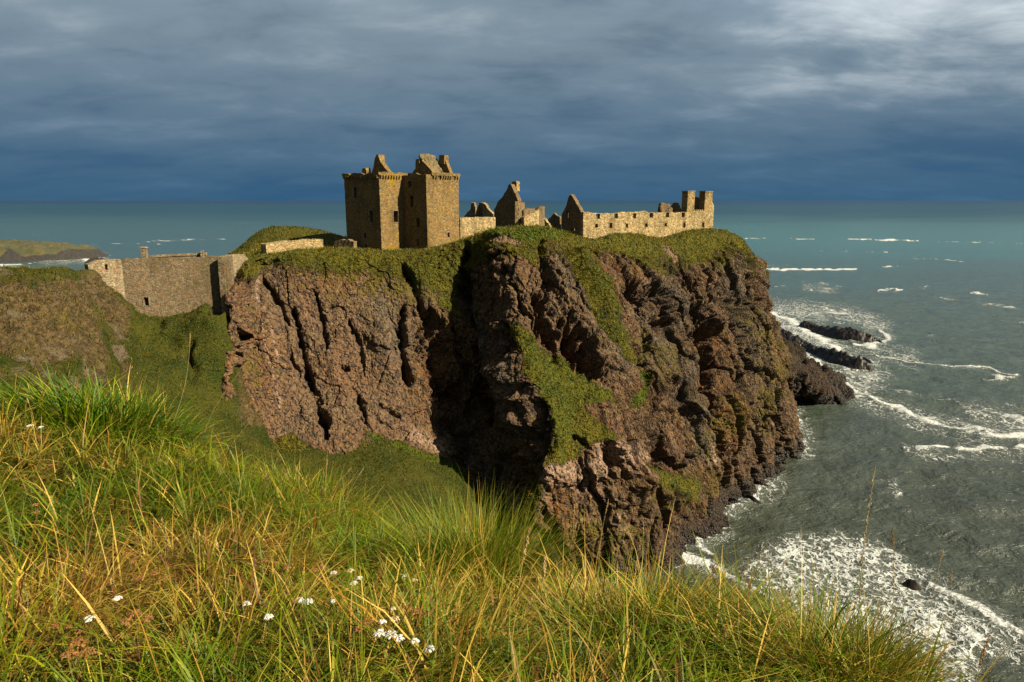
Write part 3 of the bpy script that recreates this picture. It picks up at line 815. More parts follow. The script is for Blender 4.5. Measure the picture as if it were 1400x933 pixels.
    pale = np.where(front, np.maximum(bezmask(qx, qy, PALE), 0.14 * sstep(uu, 5.6, 4.4) * sstep(vv, 3.2, 4.4)), 0); pale = np.maximum(pale, np.where(front, earth, 0) * 0.4)
    greyz = np.where(front, bezmask(qx, qy, GREYZ), 0.4)
    lush = np.where(front, lush, 0)
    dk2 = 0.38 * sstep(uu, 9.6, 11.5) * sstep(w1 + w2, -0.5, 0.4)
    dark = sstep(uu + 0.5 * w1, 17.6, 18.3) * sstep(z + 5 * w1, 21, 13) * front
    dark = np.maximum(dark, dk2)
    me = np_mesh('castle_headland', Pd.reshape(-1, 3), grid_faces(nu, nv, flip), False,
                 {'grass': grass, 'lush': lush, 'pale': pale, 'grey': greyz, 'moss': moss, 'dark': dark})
    o = mesh_obj('castle_headland', me, M_ROCK)
    tag(o, kind='structure')
    HEAD.update(P=Pd, N=grid_normals(Pd) * (-1 if flip else 1), grass=grass, turf=turf, vv=vv, uu=uu, lush=lush)

build_headland()

# ================================================================== GROUND: gorge, left mound, near hillside, far headland
class RBF:
    def __init__(self, pts):
        p = np.array(pts, float)
        self.c = p[:, :2]; n = len(p)
        r = np.linalg.norm(self.c[:, None] - self.c[None], axis=-1)
        A = np.zeros((n + 3, n + 3)); A[:n, :n] = r - np.eye(n) * self.lam if hasattr(self, 'lam') else r
        A[:n, n] = 1; A[:n, n + 1:] = self.c; A[n, :n] = 1; A[n + 1:, :n] = self.c.T
        self.w = np.linalg.solve(A, np.concatenate([p[:, 2], np.zeros(3)]))
    def __call__(self, x, y):
        sh = x.shape; x = x.ravel(); y = y.ravel(); r = np.full(x.shape, self.w[len(self.c)])
        r = r + self.w[-2] * x + self.w[-1] * y
        for (cx, cy), w in zip(self.c, self.w): r = r + w * np.hypot(x - cx, y - cy)
        return r.reshape(sh)

GP = [at(*q) for q in [
    # under the curtain wall and down the gorge
    (150, 425, 101), (178, 433, 103), (215, 437, 104.5), (255, 428, 105.5), (288, 413, 104.6), (309, 403, 104.2), (325, 385, 107), (341, 363, 111.5), (352, 350, 116), (296, 432, 102.6), (292, 480, 99.5), (288, 530, 96.5), (318, 475, 109), (320, 540, 107), (322, 600, 105), (338, 600, 106), (360, 605, 106), (400, 628, 108), (450, 640, 110), (500, 645, 112), (380, 640, 118), (358, 560, 112), (350, 500, 110), (342, 440, 114), (560, 650, 114),
    (200, 480, 97), (245, 470, 100), (270, 455, 101), (215, 530, 90), (262, 540, 93), (372, 618, 98), (430, 612, 100), (480, 622, 100), (520, 590, 106), (560, 620, 103), (620, 640, 106), (655, 668, 103),
    (700, 725, 96), (400, 660, 88), (560, 710, 88), (650, 740, 88), (720, 760, 92), (770, 792, 91),
    # mound at the left
    (-140, 384, 84), (-60, 383, 85), (0, 381, 86), (60, 376, 89), (105, 369, 94), (135, 378, 97), (160, 400, 99),
    (-60, 420, 79), (0, 420, 79), (0, 475, 73), (0, 530, 67), (100, 420, 87), (100, 475, 81), (100, 530, 75), (150, 440, 93), (165, 490, 88), (185, 540, 83), (-60, 530, 66), (185, 460, 97), (60, 395, 84),
]]
for q in [(-82, 100, -14), (-60, 105, -16), (-95, 130, -30), (-62, 125, -28), (-40, 122, -24), (-50, 150, -50), (-110, 160, -60), (-70, 170, -60), (-150, 90, -14), (-150, 130, -40),
          (-30, 60, -27), (-55, 62, -24), (-80, 60, -20), (-150, 60, -14), (0, 60, -36), (20, 60, -47), (40, 60, -60), (0, 80, -45), (20, 80, -56), (10, 92, -59), (30, 90, -63), (60, 80, -70), (-20, 78, -38),
          (-20, 30, -14.5), (-50, 30, -12), (-100, 30, -8), (0, 30, -19), (12, 30, -30), (25, 30, -48), (40, 30, -66), (6, 14, -14), (12, 14, -26), (20, 14, -44), (-6, 14, -9.5), (-30, 14, -6.5),
          (-60, 12, -3), (5, 0, -5), (14, 0, -26), (-30, 0, -0.5), (0, 4, -5.5), (-8, 4, -4.5), (4, 4, -8), (-100, 0, 2), (30, 0, -60), (0, -20, -4), (20, -20, -40), (-40, -20, 2)]:
    GP.append(np.array([q[0], q[1], ZC + q[2]]))
G_RBF = RBF(GP)

GROUND_TURF = [[(190, 430), (300, 405), (335, 380), (330, 440), (320, 500), (330, 640), (200, 640), (190, 520), (175, 460)],
               [(0, 340), (120, 350), (125, 368), (60, 374), (0, 380)], [(105, 385), (140, 430), (165, 500), (175, 560), (150, 560), (130, 450)], [(0, 490), (40, 510), (40, 560), (0, 560)],
               [(300, 560), (345, 580), (500, 570), (700, 600), (800, 800), (250, 800)]]
GRD = {}
def build_ground():
    xs = np.concatenate([np.linspace(-190, -85, 50)[:-1], np.linspace(-85, 22, 330)[:-1], np.linspace(22, 70, 50)])
    ys = np.concatenate([np.linspace(-25, 55, 60)[:-1], np.linspace(55, 122, 260)[:-1], np.linspace(122, 175, 50)])
    X, Y = np.meshgrid(xs, ys, indexing='ij')
    Z = G_RBF(X, Y)
    for k in range(3):
        Zp = np.pad(Z, 1, mode='edge')
        Z = (Zp[1:-1, 1:-1] * 4 + Zp[:-2, 1:-1] + Zp[2:, 1:-1] + Zp[1:-1, :-2] + Zp[1:-1, 2:]) / 8
    P0 = np.stack([X, Y, Z], -1)
    px, py = proj(P0)
    w1 = fbm(X * 0.07, Y * 0.07, Z * 0.07, 3, 81); w2 = fbm(X * 0.3, Y * 0.3, Z * 0.3, 4, 83)
    qx = px + w1 * 24 + w2 * 20; qy = py + w1 * 18 + w2 * 18
    turf = np.zeros_like(X)
    for poly in GROUND_TURF: turf = np.maximum(turf, sstep(in_poly(qx, qy, poly), -12, 14))
    turf = np.where(Y < 62, 1.0, turf)
    # crags on the mound
    far = sstep(Y, 50, 66)
    rock = (1 - turf) * far
    N = grid_normals(P0)
    if N[100, 100, 2] < 0: N = -N
    wor = worley(X * 0.35, Y * 0.35, Z * 0.35, 91)
    wob_, idb, edb = worley_id(X * 0.55 + w2, Y * 0.55, Z * 0.4, 97)
    dsp = rock * (1.2 * w2 + 0.8 * (0.5 - wor) + 0.55 * fbm(X * 1.1, Y * 1.1, Z * 1.1, 3, 93) + 0.7 * (idb - 0.5) * sstep(w1, -0.2, 0.3)) + far * turf * (0.5 * w2 + 0.2 * fbm(X * 0.9, Y * 0.9, Z * 0.9, 3, 94))
    for line, wd, dep in [([(0, 468), (30, 490), (60, 500), (70, 515)], 6, 1.8), ([(30, 395), (50, 400)], 4, .8), ([(255, 470), (262, 500), (268, 520)], 6, 1.5), ([(160, 470), (168, 505)], 5, 1.0), ([(0, 440), (6, 450)], 6, 1.4), ([(230, 440), (232, 470)], 4, 1.0)]:
        dd, _ = seg_dist(qx, qy, line)
        dsp = dsp - dep * np.exp(-(dd / wd) ** 2) * far
    dsp = dsp + far * (0.50 * (0.5 - worley(X * 0.7, Y * 0.7, Z * 0.7, 98)) + 0.25 * (0.5 - worley(X * 1.6, Y * 1.6, Z * 1.6, 99)))
    outc = sstep(idb + 0.25 * w1, 0.74, 0.84) * sstep(edb, 0.02, 0.12) * rock
    outc = outc * 0.35
    dsp = dsp + outc * 0.5
    P = P0 + N * dsp[..., None]
    grass = np.clip(turf * 0.9 + 0.30 + 0.5 * w1 * (1 - turf), 0, 1)
    grass = np.clip(0.40 + 0.9 * w1 + 0.5 * w2, 0.05, 0.85) * (1 - turf) + np.clip(0.92 + 0.3 * w1 + 0.25 * w2, 0.5, 1) * turf
    me = np_mesh('gorge_ground', P.reshape(-1, 3), grid_faces(*X.shape), True, {'grass': grass * (1 - outc), 'dirt': outc})
    o = mesh_obj('gorge_ground', me, M_GROUND)
    tag(o, kind='structure')
    GRD.update(P=P, N=N, grass=grass, turf=turf, rock=rock)
build_ground()

# ---- the near hillside that the photographer stands on
NP = [at(*q) for q in [
    (0, 933, 2.15), (350, 933, 2.1), (700, 933, 2.15), (1000, 933, 2.35), (1250, 945, 2.6),
    (0, 700, 4.9), (150, 700, 4.8), (300, 720, 4.7), (0, 560, 10.0), (120, 566, 10.0), (190, 572, 10.2), (260, 610, 9.5), (340, 655, 9.2), (420, 690, 8.8), (500, 730, 7.8), (580, 765, 6.6), (650, 790, 5.7),
    (720, 815, 5.1), (800, 845, 4.5), (900, 865, 4.0), (1000, 885, 3.6), (1100, 905, 3.2), (1180, 930, 2.85), (500, 830, 3.6), (650, 860, 3.2), (300, 830, 3.2),
]]
for q in [(-14, 12.5, -4.0), (-9, 13, -4.6), (-6, 14, -7.0), (-3.5, 13.5, -8.6), (-1, 11, -8.4), (0.5, 8, -6.4), (1.6, 6.2, -5.4), (2.4, 5, -4.8), (2.6, 3.6, -3.9), (3.2, 2.6, -4.2), (5, 5, -10), (3, 9, -10), (-14, 18, -8), (0, 18, -14), (5, 0, -6), (2.2, 0.5, -2.4), (0, 0, -1.55), (-3, 0, -1.2), (-8, 0, -0.6), (-14, 0, 0), (0, -2, -1.4), (-14, 6, -1.6)]:
    NP.append(np.array([q[0], q[1], ZC + q[2]]))
N_RBF = RBF(NP)
def near_z(x, y):
    x = np.asarray(x, float); y = np.asarray(y, float)
    return N_RBF(x, y) + 0.05 * fbm(x * 1.1, y * 1.1, 0 * x, 3, 111) + 0.02 * fbm(x * 4, y * 4, 0 * x, 2, 113)

def build_near():
    xs = np.concatenate([np.linspace(-14, -4, 110)[:-1], np.linspace(-4, 3.6, 190)])
    ys = np.concatenate([np.linspace(-1.5, 6, 170)[:-1], np.linspace(6, 17, 120)])
    X, Y = np.meshgrid(xs, ys, indexing='ij')
    Z = near_z(X, Y)
    me = np_mesh('hillside', np.stack([X, Y, Z], -1).reshape(-1, 3), grid_faces(*X.shape), True,
                 {'grass': np.full(X.shape, 0.72), 'dirt': np.zeros(X.shape)})
    o = mesh_obj('hillside', me, M_TURFBED)
    tag(o, kind='structure')

def turfbed_material():
    m, t, b = material('turf_bed')
    geo = t('ShaderNodeNewGeometry'); pos = geo.outputs['Position']
    n = t.noise(pos, 6.0, 5.0, 0.7); n2 = t.noise(pos, 40.0, 4.0, 0.7)
    c = t.mix(t.rng(n, 0.4, 0.6), (0.012, 0.014, 0.003), (0.030, 0.022, 0.007))
    c = t.mix(t.rng(n2, 0.5, 0.7), c, (0.06, 0.042, 0.014))
    t.l.new(c, b.inputs['Base Color']); b.inputs['Roughness'].default_value = 1.0
    b.inputs['Specular IOR Level'].default_value = 0.0
    t.l.new(t.bump(n2, 0.8, 0.02), b.inputs['Normal'])
    return m
M_TURFBED = turfbed_material()
build_near()

# ---- low headland across the bay (far left) and the reefs
def ridge_mesh(name, ridge, prof, ns, nt, rough, seed, flat=0.0, freq=1.0):
    """a rock built round a crest line: ridge = [(x, y, height, half width)] in metres; its skirt goes under the sea"""
    K = np.array(ridge, float)
    U = catmull(K, np.linspace(0, len(K) - 1, ns))
    tdir = np.gradient(U[:, :2], axis=0); tdir /= np.linalg.norm(tdir, axis=1, keepdims=True)
    nrm = np.stack([tdir[:, 1], -tdir[:, 0]], 1)
    q = np.linspace(-1.25, 1.25, nt)
    X = U[:, 0:1] + nrm[:, 0:1] * q[None] * U[:, 3:4]; Y = U[:, 1:2] + nrm[:, 1:2] * q[None] * U[:, 3:4]
    h = prof(np.abs(q))[None] * (U[:, 2:3] + 1.5) - 1.5
    n1 = fbm(X * 0.25 * freq, Y * 0.25 * freq, 0 * X + seed, 4, seed); n2 = worley(X * 0.4 * freq, Y * 0.4 * freq, h * 0.4 * freq, seed + 3)
    n3 = 1 - 2 * np.abs(fbm(X * 0.6 * freq, Y * 0.25 * freq, 0 * X, 3, seed + 9))
    amp = np.clip(h + 1.5, 0, None) / (U[:, 2:3] + 1.5)
    Z = h + rough * amp * (1.2 * n1 + 0.7 * (0.5 - n2) + 0.5 * n3)
    return np.stack([X, Y, Z], -1)

def far_headland():
    def wxy(px, py): p = at_z(px, py); return p[0], p[1]
    pts = []
    for px, py, h, w in [(-420, 362, 19, 60), (-200, 360, 18, 60), (-60, 359, 16.5, 58), (20, 358, 15, 48), (60, 357, 12.5, 38), (88, 356, 9.5, 26), (106, 355.5, 3.5, 14), (116, 355, -0.5, 8)]:
        x, y = wxy(px, py); pts.append((x, y + 42, h, w))
    prof = lambda a: np.where(a < 0.55, 1 - 0.25 * (a / 0.55) ** 2, 0.75 * (1 - sstep(a, 0.55, 1.0)))
    P = ridge_mesh('far', pts, prof, 240, 90, 2.4, 131, freq=0.35)
    g = sstep(P[..., 2] + 7.0 * fbm(P[..., 0] * 0.05, P[..., 1] * 0.05, 0 * P[..., 0], 3, 7), 4.5, 9.5)
    z0 = 0 * g
    me = np_mesh('far_headland', P.reshape(-1, 3), grid_faces(*P.shape[:2]), True, {'grass': g, 'lush': z0, 'pale': z0, 'grey': z0, 'moss': z0})
    if me.polygons[len(me.polygons) // 2].normal.z < 0: me.flip_normals()
    tag(mesh_obj('far_headland', me, M_ROCK_DARK), kind='structure')

def dark_rock():
    m, t, b = material('shore_headland')
    geo = t('ShaderNodeNewGeometry'); pos = geo.outputs['Position']
    n = t.noise(pos, 0.08, 5.0, 0.6); n2 = t.noise(pos, 0.4, 5.0, 0.7)
    rc = t.mix(t.rng(n2, 0.4, 0.65), (0.010, 0.008, 0.006), (0.034, 0.025, 0.017))
    gc = t.mix(t.rng(n, 0.4, 0.6), (0.045, 0.046, 0.009), (0.082, 0.062, 0.013))
    gc = t.mix(t.rng(n2, 0.5, 0.7), gc, (0.035, 0.045, 0.007))
    t.l.new(tone(t, t.mix(t.rng(t.math('ADD', t.attr('grass'), t.math('MULTIPLY', t.math('SUBTRACT', n2, 0.5), 0.8)), 0.35, 0.65), rc, gc), 0.55), b.inputs['Base Color'])
    b.inputs['Roughness'].default_value = 0.9
    t.l.new(t.bump(n2, 0.8, 1.0), b.inputs['Normal'])
    return m
M_ROCK_DARK = dark_rock()
far_headland()

def reef(label, pix, seed, rough=0.8):
    """pix: crest points (px, py of the waterline below it, height m, half width m)"""
    pts = []
    for px, py, h, w in pix:
        p = at_z(px, py); pts.append((p[0], p[1], h, w))
    prof = lambda a: np.clip(1 - a ** 1.3, -0.2, 1)
    P = ridge_mesh('reef', pts, prof, 46 + 26 * len(pts), 44, rough, seed, freq=1.6)
    c = P.reshape(-1, 3).mean(0); c[2] = 0
    me = np_mesh('sea_rock', P.reshape(-1, 3) - c, grid_faces(*P.shape[:2]), True)
    if me.polygons[len(me.polygons) // 2].normal.z < 0: me.flip_normals()
    o = mesh_obj('sea_rock', me, M_SEAROCK)
    o.location = c
    tag(o, label, 'rock', 'dark rocks in the surf')

reef('long black reef furthest out, white water all round it', [(1088, 447, -0.5, 3), (1102, 449, 3.4, 5), (1122, 454, 2.2, 5.5), (1146, 460, 4.2, 6.5), (1172, 465, 3.6, 6.5), (1194, 468, 1.6, 5), (1209, 470, -0.6, 2.5)], 201, 1.3)
reef('black reef ridge running out from the tip of the castle cliff', [(1046, 453, 4.4, 5), (1060, 461, 5.0, 6), (1080, 468, 3.2, 5.5), (1100, 472, 1.6, 4), (1114, 475, -0.5, 2)], 211, 1.2)
reef('low black reef pointing seaward between the castle cliff and the outer reef', [(1080, 475, -0.4, 2.5), (1098, 480, 2.2, 4), (1125, 488, 3.2, 4.5), (1150, 496, 3.6, 5), (1172, 502, 3.4, 5), (1187, 505, 1.4, 3.6), (1196, 507, -0.5, 2)], 221, 1.1)
reef('thin dark rock spine along the edge of the low reef', [(1164, 489, -0.3, 1.4), (1176, 492, 1.2, 2), (1190, 497, 0.7, 1.8), (1199, 500, -0.5, 1)], 231, 0.4)
reef('jagged dark rock alone in the middle of the near foam', [(1232, 797, -0.3, .5), (1240, 800, 0.9, 0.9), (1252, 803, 1.0, 1.0), (1262, 806, -0.4, .5)], 241, 0.35)
reef('flat dark rock awash at the foot of the castle cliff', [(1010, 676, 0.2, 1), (1020, 681, 0.7, 1.2), (1032, 686, 0.6, 1.0), (1042, 689, -0.4, .6)], 251, 0.3)
reef('dark rock off the low headland across the bay', [(118, 362, -0.5, 4), (126, 358, 3.0, 7), (138, 356, 2.0, 6), (146, 357, -0.5, 3)], 261, 0.8)
reef('small low rock at the right edge of the near foam', [(1340, 846, -0.3, .4), (1352, 850, 0.5, .7), (1365, 853, -0.3, .4)], 271, 0.2)
reef('dark boulder on the wet shore below the grass edge', [(1018, 842, -0.1, .5), (1030, 846, 1.1, 1.1), (1050, 852, 0.9, 1.3), (1068, 858, -0.3, .5)], 281, 0.35)

# ================================================================== CASTLE
def wall_mesh(p0, p1, zb, top, thick, openings=(), ds=0.45, dz=0.55, rag=0.0, seed=0, inward=None):
    """masonry wall from p0 to p1 (plan), base zb, top = [(s, z)...]; openings = [(s0, s1, z0, z1)] cut right through"""
    p0 = np.array(p0, float); p1 = np.array(p1, float)
    L = np.linalg.norm(p1 - p0); tv = (p1 - p0) / L
    nv = np.array([tv[1], -tv[0]])                    # outward = right of travel
    if inward is not None and np.dot(nv, np.array(inward)) > 0: nv = -nv
    ts = [q[0] for q in top]; tz = [q[1] for q in top]
    ss = list(np.arange(0, L, ds)) + [L] + [q for q in ts if 0 <= q <= L] + [q for o in openings for q in o[:2]]
    def clean(v, keep):
        v = sorted(v); out = []
        for q in v:
            if out and q - out[-1] < 0.12:
                if q in keep: out[-1] = q
                continue
            out.append(q)
        return out
    ks = set([0, L] + ts + [q for o in openings for q in o[:2]])
    ss = clean(ss, ks)
    rng = np.random.default_rng(seed)
    tops = np.interp(ss, ts, tz) + rag * (rng.random(len(ss)) - 0.5) * 2
    zs = list(np.arange(zb, max(tops), dz)) + [max(tops)] + [q for o in openings for q in o[2:]]
    zs = clean(zs, set([q for o in openings for q in o[2:]] + [zb]))
    zs = np.array(zs)
    vid = {}; V = []
    def vert(i, j):
        z = min(zs[j], tops[i]); key = (i, round(z, 4))
        if key not in vid:
            vid[key] = len(V); V.append((p0[0] + tv[0] * ss[i], p0[1] + tv[1] * ss[i], z))
        return vid[key]
    Fc = []
    for i in range(len(ss) - 1):
        sc = (ss[i] + ss[i + 1]) / 2
        for j in range(len(zs) - 1):
            zc_ = (zs[j] + zs[j + 1]) / 2
            if any(o[0] < sc < o[1] and o[2] < zc_ < o[3] for o in openings): continue
            q = [vert(i, j), vert(i + 1, j), vert(i + 1, j + 1), vert(i, j + 1)]
            q = list(dict.fromkeys(q))
            if len(q) >= 3: Fc.append(q)
    V = np.array(V); n = len(V)
    jit = (rng.random((n, 3)) - 0.5) * np.array([0.05, 0.05, 0.03])
    Vf = V + jit + np.array([nv[0], nv[1], 0]) * ((rng.random(n) - 0.5) * 0.06)[:, None]
    Vb = V + jit - np.array([nv[0], nv[1], 0]) * thick
    # orientation: front faces outward
    a, b, c = (Vf[Fc[0][k]] for k in range(3))
    fl = np.dot(np.cross(b - a, c - a)[:2], nv) < 0
    ecount = {}
    for f in Fc:
        for k in range(len(f)):
            e = (f[k], f[(k + 1) % len(f)])
            key = (min(e), max(e)); ecount.setdefault(key, []).append(e)
    faces = []
    for f in Fc:
        faces.append(f[::-1] if fl else f)
        g = [q + n for q in f]
        faces.append(g if fl else g[::-1])
    for key, es in ecount.items():
        if len(es) == 1:
            u, v = es[0]
            q = [v, u, u + n, v + n]
            faces.append(q[::-1] if fl else q)
    return np.concatenate([Vf, Vb]), faces

def py_mesh(name, V, faces, origin):
    me = bpy.data.meshes.new(name)
    me.from_pydata([tuple(v - origin) for v in V], [], faces)
    me.update()
    return me

def part(name, VF, mat, parent, label=None):
    org = np.zeros(3); q = parent
    while q is not None: org = org + np.array(q.location); q = q.parent
    o = mesh_obj(name, py_mesh(name, VF[0], VF[1], org), mat, parent)
    if label: o['label'] = label
    return o

def box_vf(c, t, n, hs, ht, z0, z1, taper=0.0, jit=0.03, seed=0, nz=4):
    """box centred at plan point c, half sizes hs along t and ht along n; subdivided in height, a little irregular"""
    rng = np.random.default_rng(seed)
    V = []; Fc = []
    for k in range(nz + 1):
        f = k / nz; w = 1 - taper * f
        for a, b in ((-1, -1), (1, -1), (1, 1), (-1, 1)):
            V.append((c[0] + t[0] * a * hs * w + n[0] * b * ht * w, c[1] + t[1] * a * hs * w + n[1] * b * ht * w, z0 + (z1 - z0) * f))
    for k in range(nz):
        for e in range(4):
            Fc.append([k * 4 + e, k * 4 + (e + 1) % 4, k * 4 + 4 + (e + 1) % 4, k * 4 + 4 + e])
    Fc.append([3, 2, 1, 0]); Fc.append([nz * 4 + q for q in range(4)])
    V = np.array(V) + (rng.random((len(V), 3)) - 0.5) * jit * 2
    # right-handed?
    if t[0] * n[1] - t[1] * n[0] < 0: Fc = [f[::-1] for f in Fc]
    return V, Fc

def join_vf(lst):
    V = []; Fc = []; o = 0
    for v, f in lst:
        V.append(v); Fc += [[q + o for q in ff] for ff in f]; o += len(v)
    return np.concatenate(V), Fc

def surround(p0, t, n, s0, s1, z0, z1, w=0.16, proud=0.05, deep=0.35):
    """dressed stones round an opening, standing a little proud"""
    p0 = np.array(p0); t = np.array(t); n = np.array(n)
    out = []
    def bx(a0, a1, b0, b1):
        c = p0 + t * (a0 + a1) / 2 + n * (proud - deep) / 2
        out.append(box_vf(c, t, n, (a1 - a0) / 2, (proud + deep) / 2, b0, b1, 0, 0.008, int(a0 * 10), 2))
    bx(s0 - w, s0 + 0.03, z0, z1); bx(s1 - 0.03, s1 + w, z0, z1); bx(s0 - w - .08, s1 + w + .08, z1, z1 + w * 1.3); bx(s0 - w - .05, s1 + w + .05, z0 - w, z0)
    return join_vf(out)

Zr = lambda r: ZC + r

# ---------------------------------------------------------------- keep
KT = np.array([0.64, 0.768]); KN = np.array([0.768, -0.64])
T1 = at(522, 343, 127)[:2]
R1 = T1 + KT * 7.0; W1 = R1 + KN * 6.5; W2 = W1 + KT * 6.9
A0 = T1 - KN * 10.3
BK = A0 + KT * 13.0; BR = W2 - KN * 16.8
def build_keep():
    root = empty('keep_tower', (T1[0], T1[1], Zr(-9.4)))
    tag(root, 'tall L-shaped roofless stone keep standing at the cliff edge', 'tower')
    zb = Zr(-13); zt = Zr(4.55)
    cam2 = np.array([0.0, 0.0])
    mid = (T1 + BK) / 2 + KN * 3
    def face(p0, p1, wins, seed):
        p0 = np.array(p0); p1 = np.array(p1); L = np.linalg.norm(p1 - p0)
        tv = (p1 - p0) / L
        top = [(0, zt), (L, zt)]
        inw = np.array([tv[1], -tv[0]])
        # outward is the side away from the keep's middle
        if np.dot(inw, mid - p0) < 0: inw = -inw
        w = part('wall', wall_mesh(p0, p1, zb, top, 1.5, wins, seed=seed, inward=inw), M_KEEP, root)
        for k, (s0, s1, z0, z1) in enumerate(wins):
            part('window_surround', surround(p0, tv, -inw, s0, s1, z0, z1), M_DRESSED, w)
        return inw
    # A face (left, shaded): seen from T1 going left/back
    face(A0, T1, [(2.6, 3.7, Zr(0.35), Zr(2.35)), (7.1, 8.2, Zr(-4.0), Zr(-1.9)), (5.2, 6.0, Zr(-7.1), Zr(-6.0)), (5.3, 6.1, Zr(-9.1), Zr(-8.1))], 1)
    face(T1, R1, [(3.05, 4.2, Zr(-4.0), Zr(-1.95))], 2)
    face(R1 - KN * 0.03, W1, [(1.6, 2.4, Zr(2.3), Zr(3.5)), (2.1, 2.9, Zr(-1.2), Zr(0.8)), (3.6, 4.5, Zr(-4.9), Zr(-3.3)), (3.5, 4.1, Zr(-8.3), Zr(-7.0))], 3)
    face(W1, W2, [(3.6, 4.25, Zr(-6.9), Zr(-6.0))], 4)
    face(W2, BR, [], 5)
    face(BR, BK, [], 6) if np.linalg.norm(BR - BK) > 1 else None
    face(BK, A0, [], 7)
    # unseen slab added to close the keep so that windows look into the dark
    poly = [A0, T1, R1, W1, W2, BR, BK]
    c = sum(poly) / len(poly)
    ring = [p + (c - p) / np.linalg.norm(c - p) * 0.4 for p in poly]
    n = len(ring)
    V = np.array([(p[0], p[1], zt - 0.55) for p in ring] + [(p[0], p[1], zt - 1.2) for p in ring])
    part('shade_slab', (V, [list(range(n)), list(range(2 * n - 1, n - 1, -1))] + [[i, (i + 1) % n, n + (i + 1) % n, n + i][::-1] for i in range(n)]), M_DARKRUIN, root)
    # corbels and parapet
    cor = []; par = []
    for k, (p0, p1) in enumerate(((A0, T1), (T1, R1), (R1, W1), (W1, W2), (W2, BR))):
        L = np.linalg.norm(p1 - p0); tv = (p1 - p0) / L
        nv = np.array([tv[1], -tv[0]])
        if np.dot(nv, mid - p0) > 0: nv = -nv
        m = int(L / 0.62)
        for i in range(m):
            s_ = (i + 0.5) * L / m
            if np.random.default_rng(i + 77 * k).random() < 0.10: continue
            cor.append(box_vf(p0 + tv * s_ + nv * 0.16, tv, nv, 0.15, 0.22, zt - 0.62 + 0.02, zt - 0.10, -0.25, 0.015, i, 2))
        ss = np.arange(0, L + 0.01, 0.8)
        rg = np.random.default_rng(31 + k)
        top = [(q, zt + 0.40 + (0.0 if rg.random() > 0.36 else -0.34) + 0.12 * rg.random()) for q in ss]
        e0 = p0 + nv * 0.29 - tv * 0.25; e1 = p1 + nv * 0.29 + tv * 0.25
        if k == 2: e0 = p0 + nv * 0.29 + tv * 0.05
        if k == 1: e1 = p1 + nv * 0.29 - tv * 0.4
        par.append(('parapet', wall_mesh(e0, e1, zt - 0.12 + 0.004 * k, top, 0.55 + 0.01 * k, seed=40 + k, inward=-nv, rag=0.06)))
    o = part('corbel_course', join_vf(cor), M_KEEP, root); o['kind'] = 'stuff'
    for nm, vf in par: part(nm, vf, M_KEEP, root)
    # angle rounds at the two near corners
    # ruined attic gables and chimneys
    def gable(p0, p1, top, thick, name='gable', mat=M_KEEP, seed=0, wins=()):
        tv = (p1 - p0) / np.linalg.norm(p1 - p0); nv = np.array([tv[1], -tv[0]])
        inw = nv if np.dot(nv, p0) > 0 else -nv
        return part(name, wall_mesh(p0, p1, zt - 0.7, top, thick, wins, ds=0.35, dz=0.4, rag=0.10, seed=seed, inward=inw), mat, root)
    # left gable: steep broken triangle, parallel to face A
    g0 = T1 + KT * 3.6 - KN * 6.6; g1 = g0 + KN * 5.6
    gable(g0, g1, [(0, zt + 0.3), (0.7, zt + 1.6), (1.3, zt + 3.4), (2.2, zt + 3.6), (2.9, zt + 2.4), (4.2, zt + 1.2), (5.6, zt + 0.1)], 1.0, 'gable', M_KEEP, 61)
    part('chimney', box_vf(g0 + KN * 1.9 + KT * 0.8, KT, KN, 0.75, 0.42, zt + 2.6, zt + 3.85, 0.05, 0.07, 5), M_KEEP, root)
    part('chimney', box_vf(A0 + KT * 3.0 + KN * 3.0, KT, KN, 0.7, 0.75, zt - 0.6, zt + 1.45, 0.15, 0.12, 6), M_KEEP, root)
    # wing attic: two gables with a stone-slab roof surviving between them
    q0 = R1 + KN * 0.9 + KT * 0.9
    w_ = 4.9
    gable(q0 - KN * 1.0, q0 + KN * w_, [(0, zt + 0.2), (1.6, zt + 1.7), (2.0, zt + 2.0), (3.6, zt + 2.9), (w_ * 0.62, zt + 2.9), (w_ + 0.4, zt + 1.0), (w_ + 1.0, zt + 0.3)], 0.7, 'gable', M_KEEP, 62)
    part('chimney', box_vf(q0 + KN * 0.9 + KT * 0.5, KT, KN, 0.6, 0.5, zt + 0.6, zt + 3.0, 0.05, 0.08, 7), M_KEEP, root)
    # roof facing right-front: from eaves behind the D-face parapet up to a broken ridge
    ev0 = W1 - KN * 1.5 + KT * 0.9; ev1 = W1 - KN * 1.5 + KT * 5.0
    nv_ = 16; V = []
    rg = np.random.default_rng(9)
    rows, cols = 12, 16
    for i in range(rows):
        for j in range(cols):
            f = i / (rows - 1); s_ = j / (cols - 1)
            hump = 0.25 * math.sin(s_ * math.pi)
            hr = (3.75 + 0.25 * rg.random() + hump) * f
            p = ev0 + (ev1 - ev0) * s_ - KN * (2.7 * f)
            V.append((p[0] + rg.normal() * 0.08, p[1] + rg.normal() * 0.08, zt - 0.1 + hr + rg.normal() * 0.06))
    V = np.array(V); i = np.arange(rows * cols).reshape(rows, cols)
    Fq = np.stack([i[:-1, :-1], i[:-1, 1:], i[1:, 1:], i[1:, :-1]], -1).reshape(-1, 4)
    Vb = V - np.array([KN[0] * 0.3, KN[1] * 0.3, 0.25]); nn = rows * cols
    rim = list(i[0, :]) + list(i[1:, -1]) + list(i[-1, -2::-1]) + list(i[-2:0:-1, 0])
    fs = Fq.tolist() + (Fq[:, ::-1] + nn).tolist() + [[rim[(k + 1) % len(rim)], rim[k], rim[k] + nn, rim[(k + 1) % len(rim)] + nn] for k in range(len(rim))]
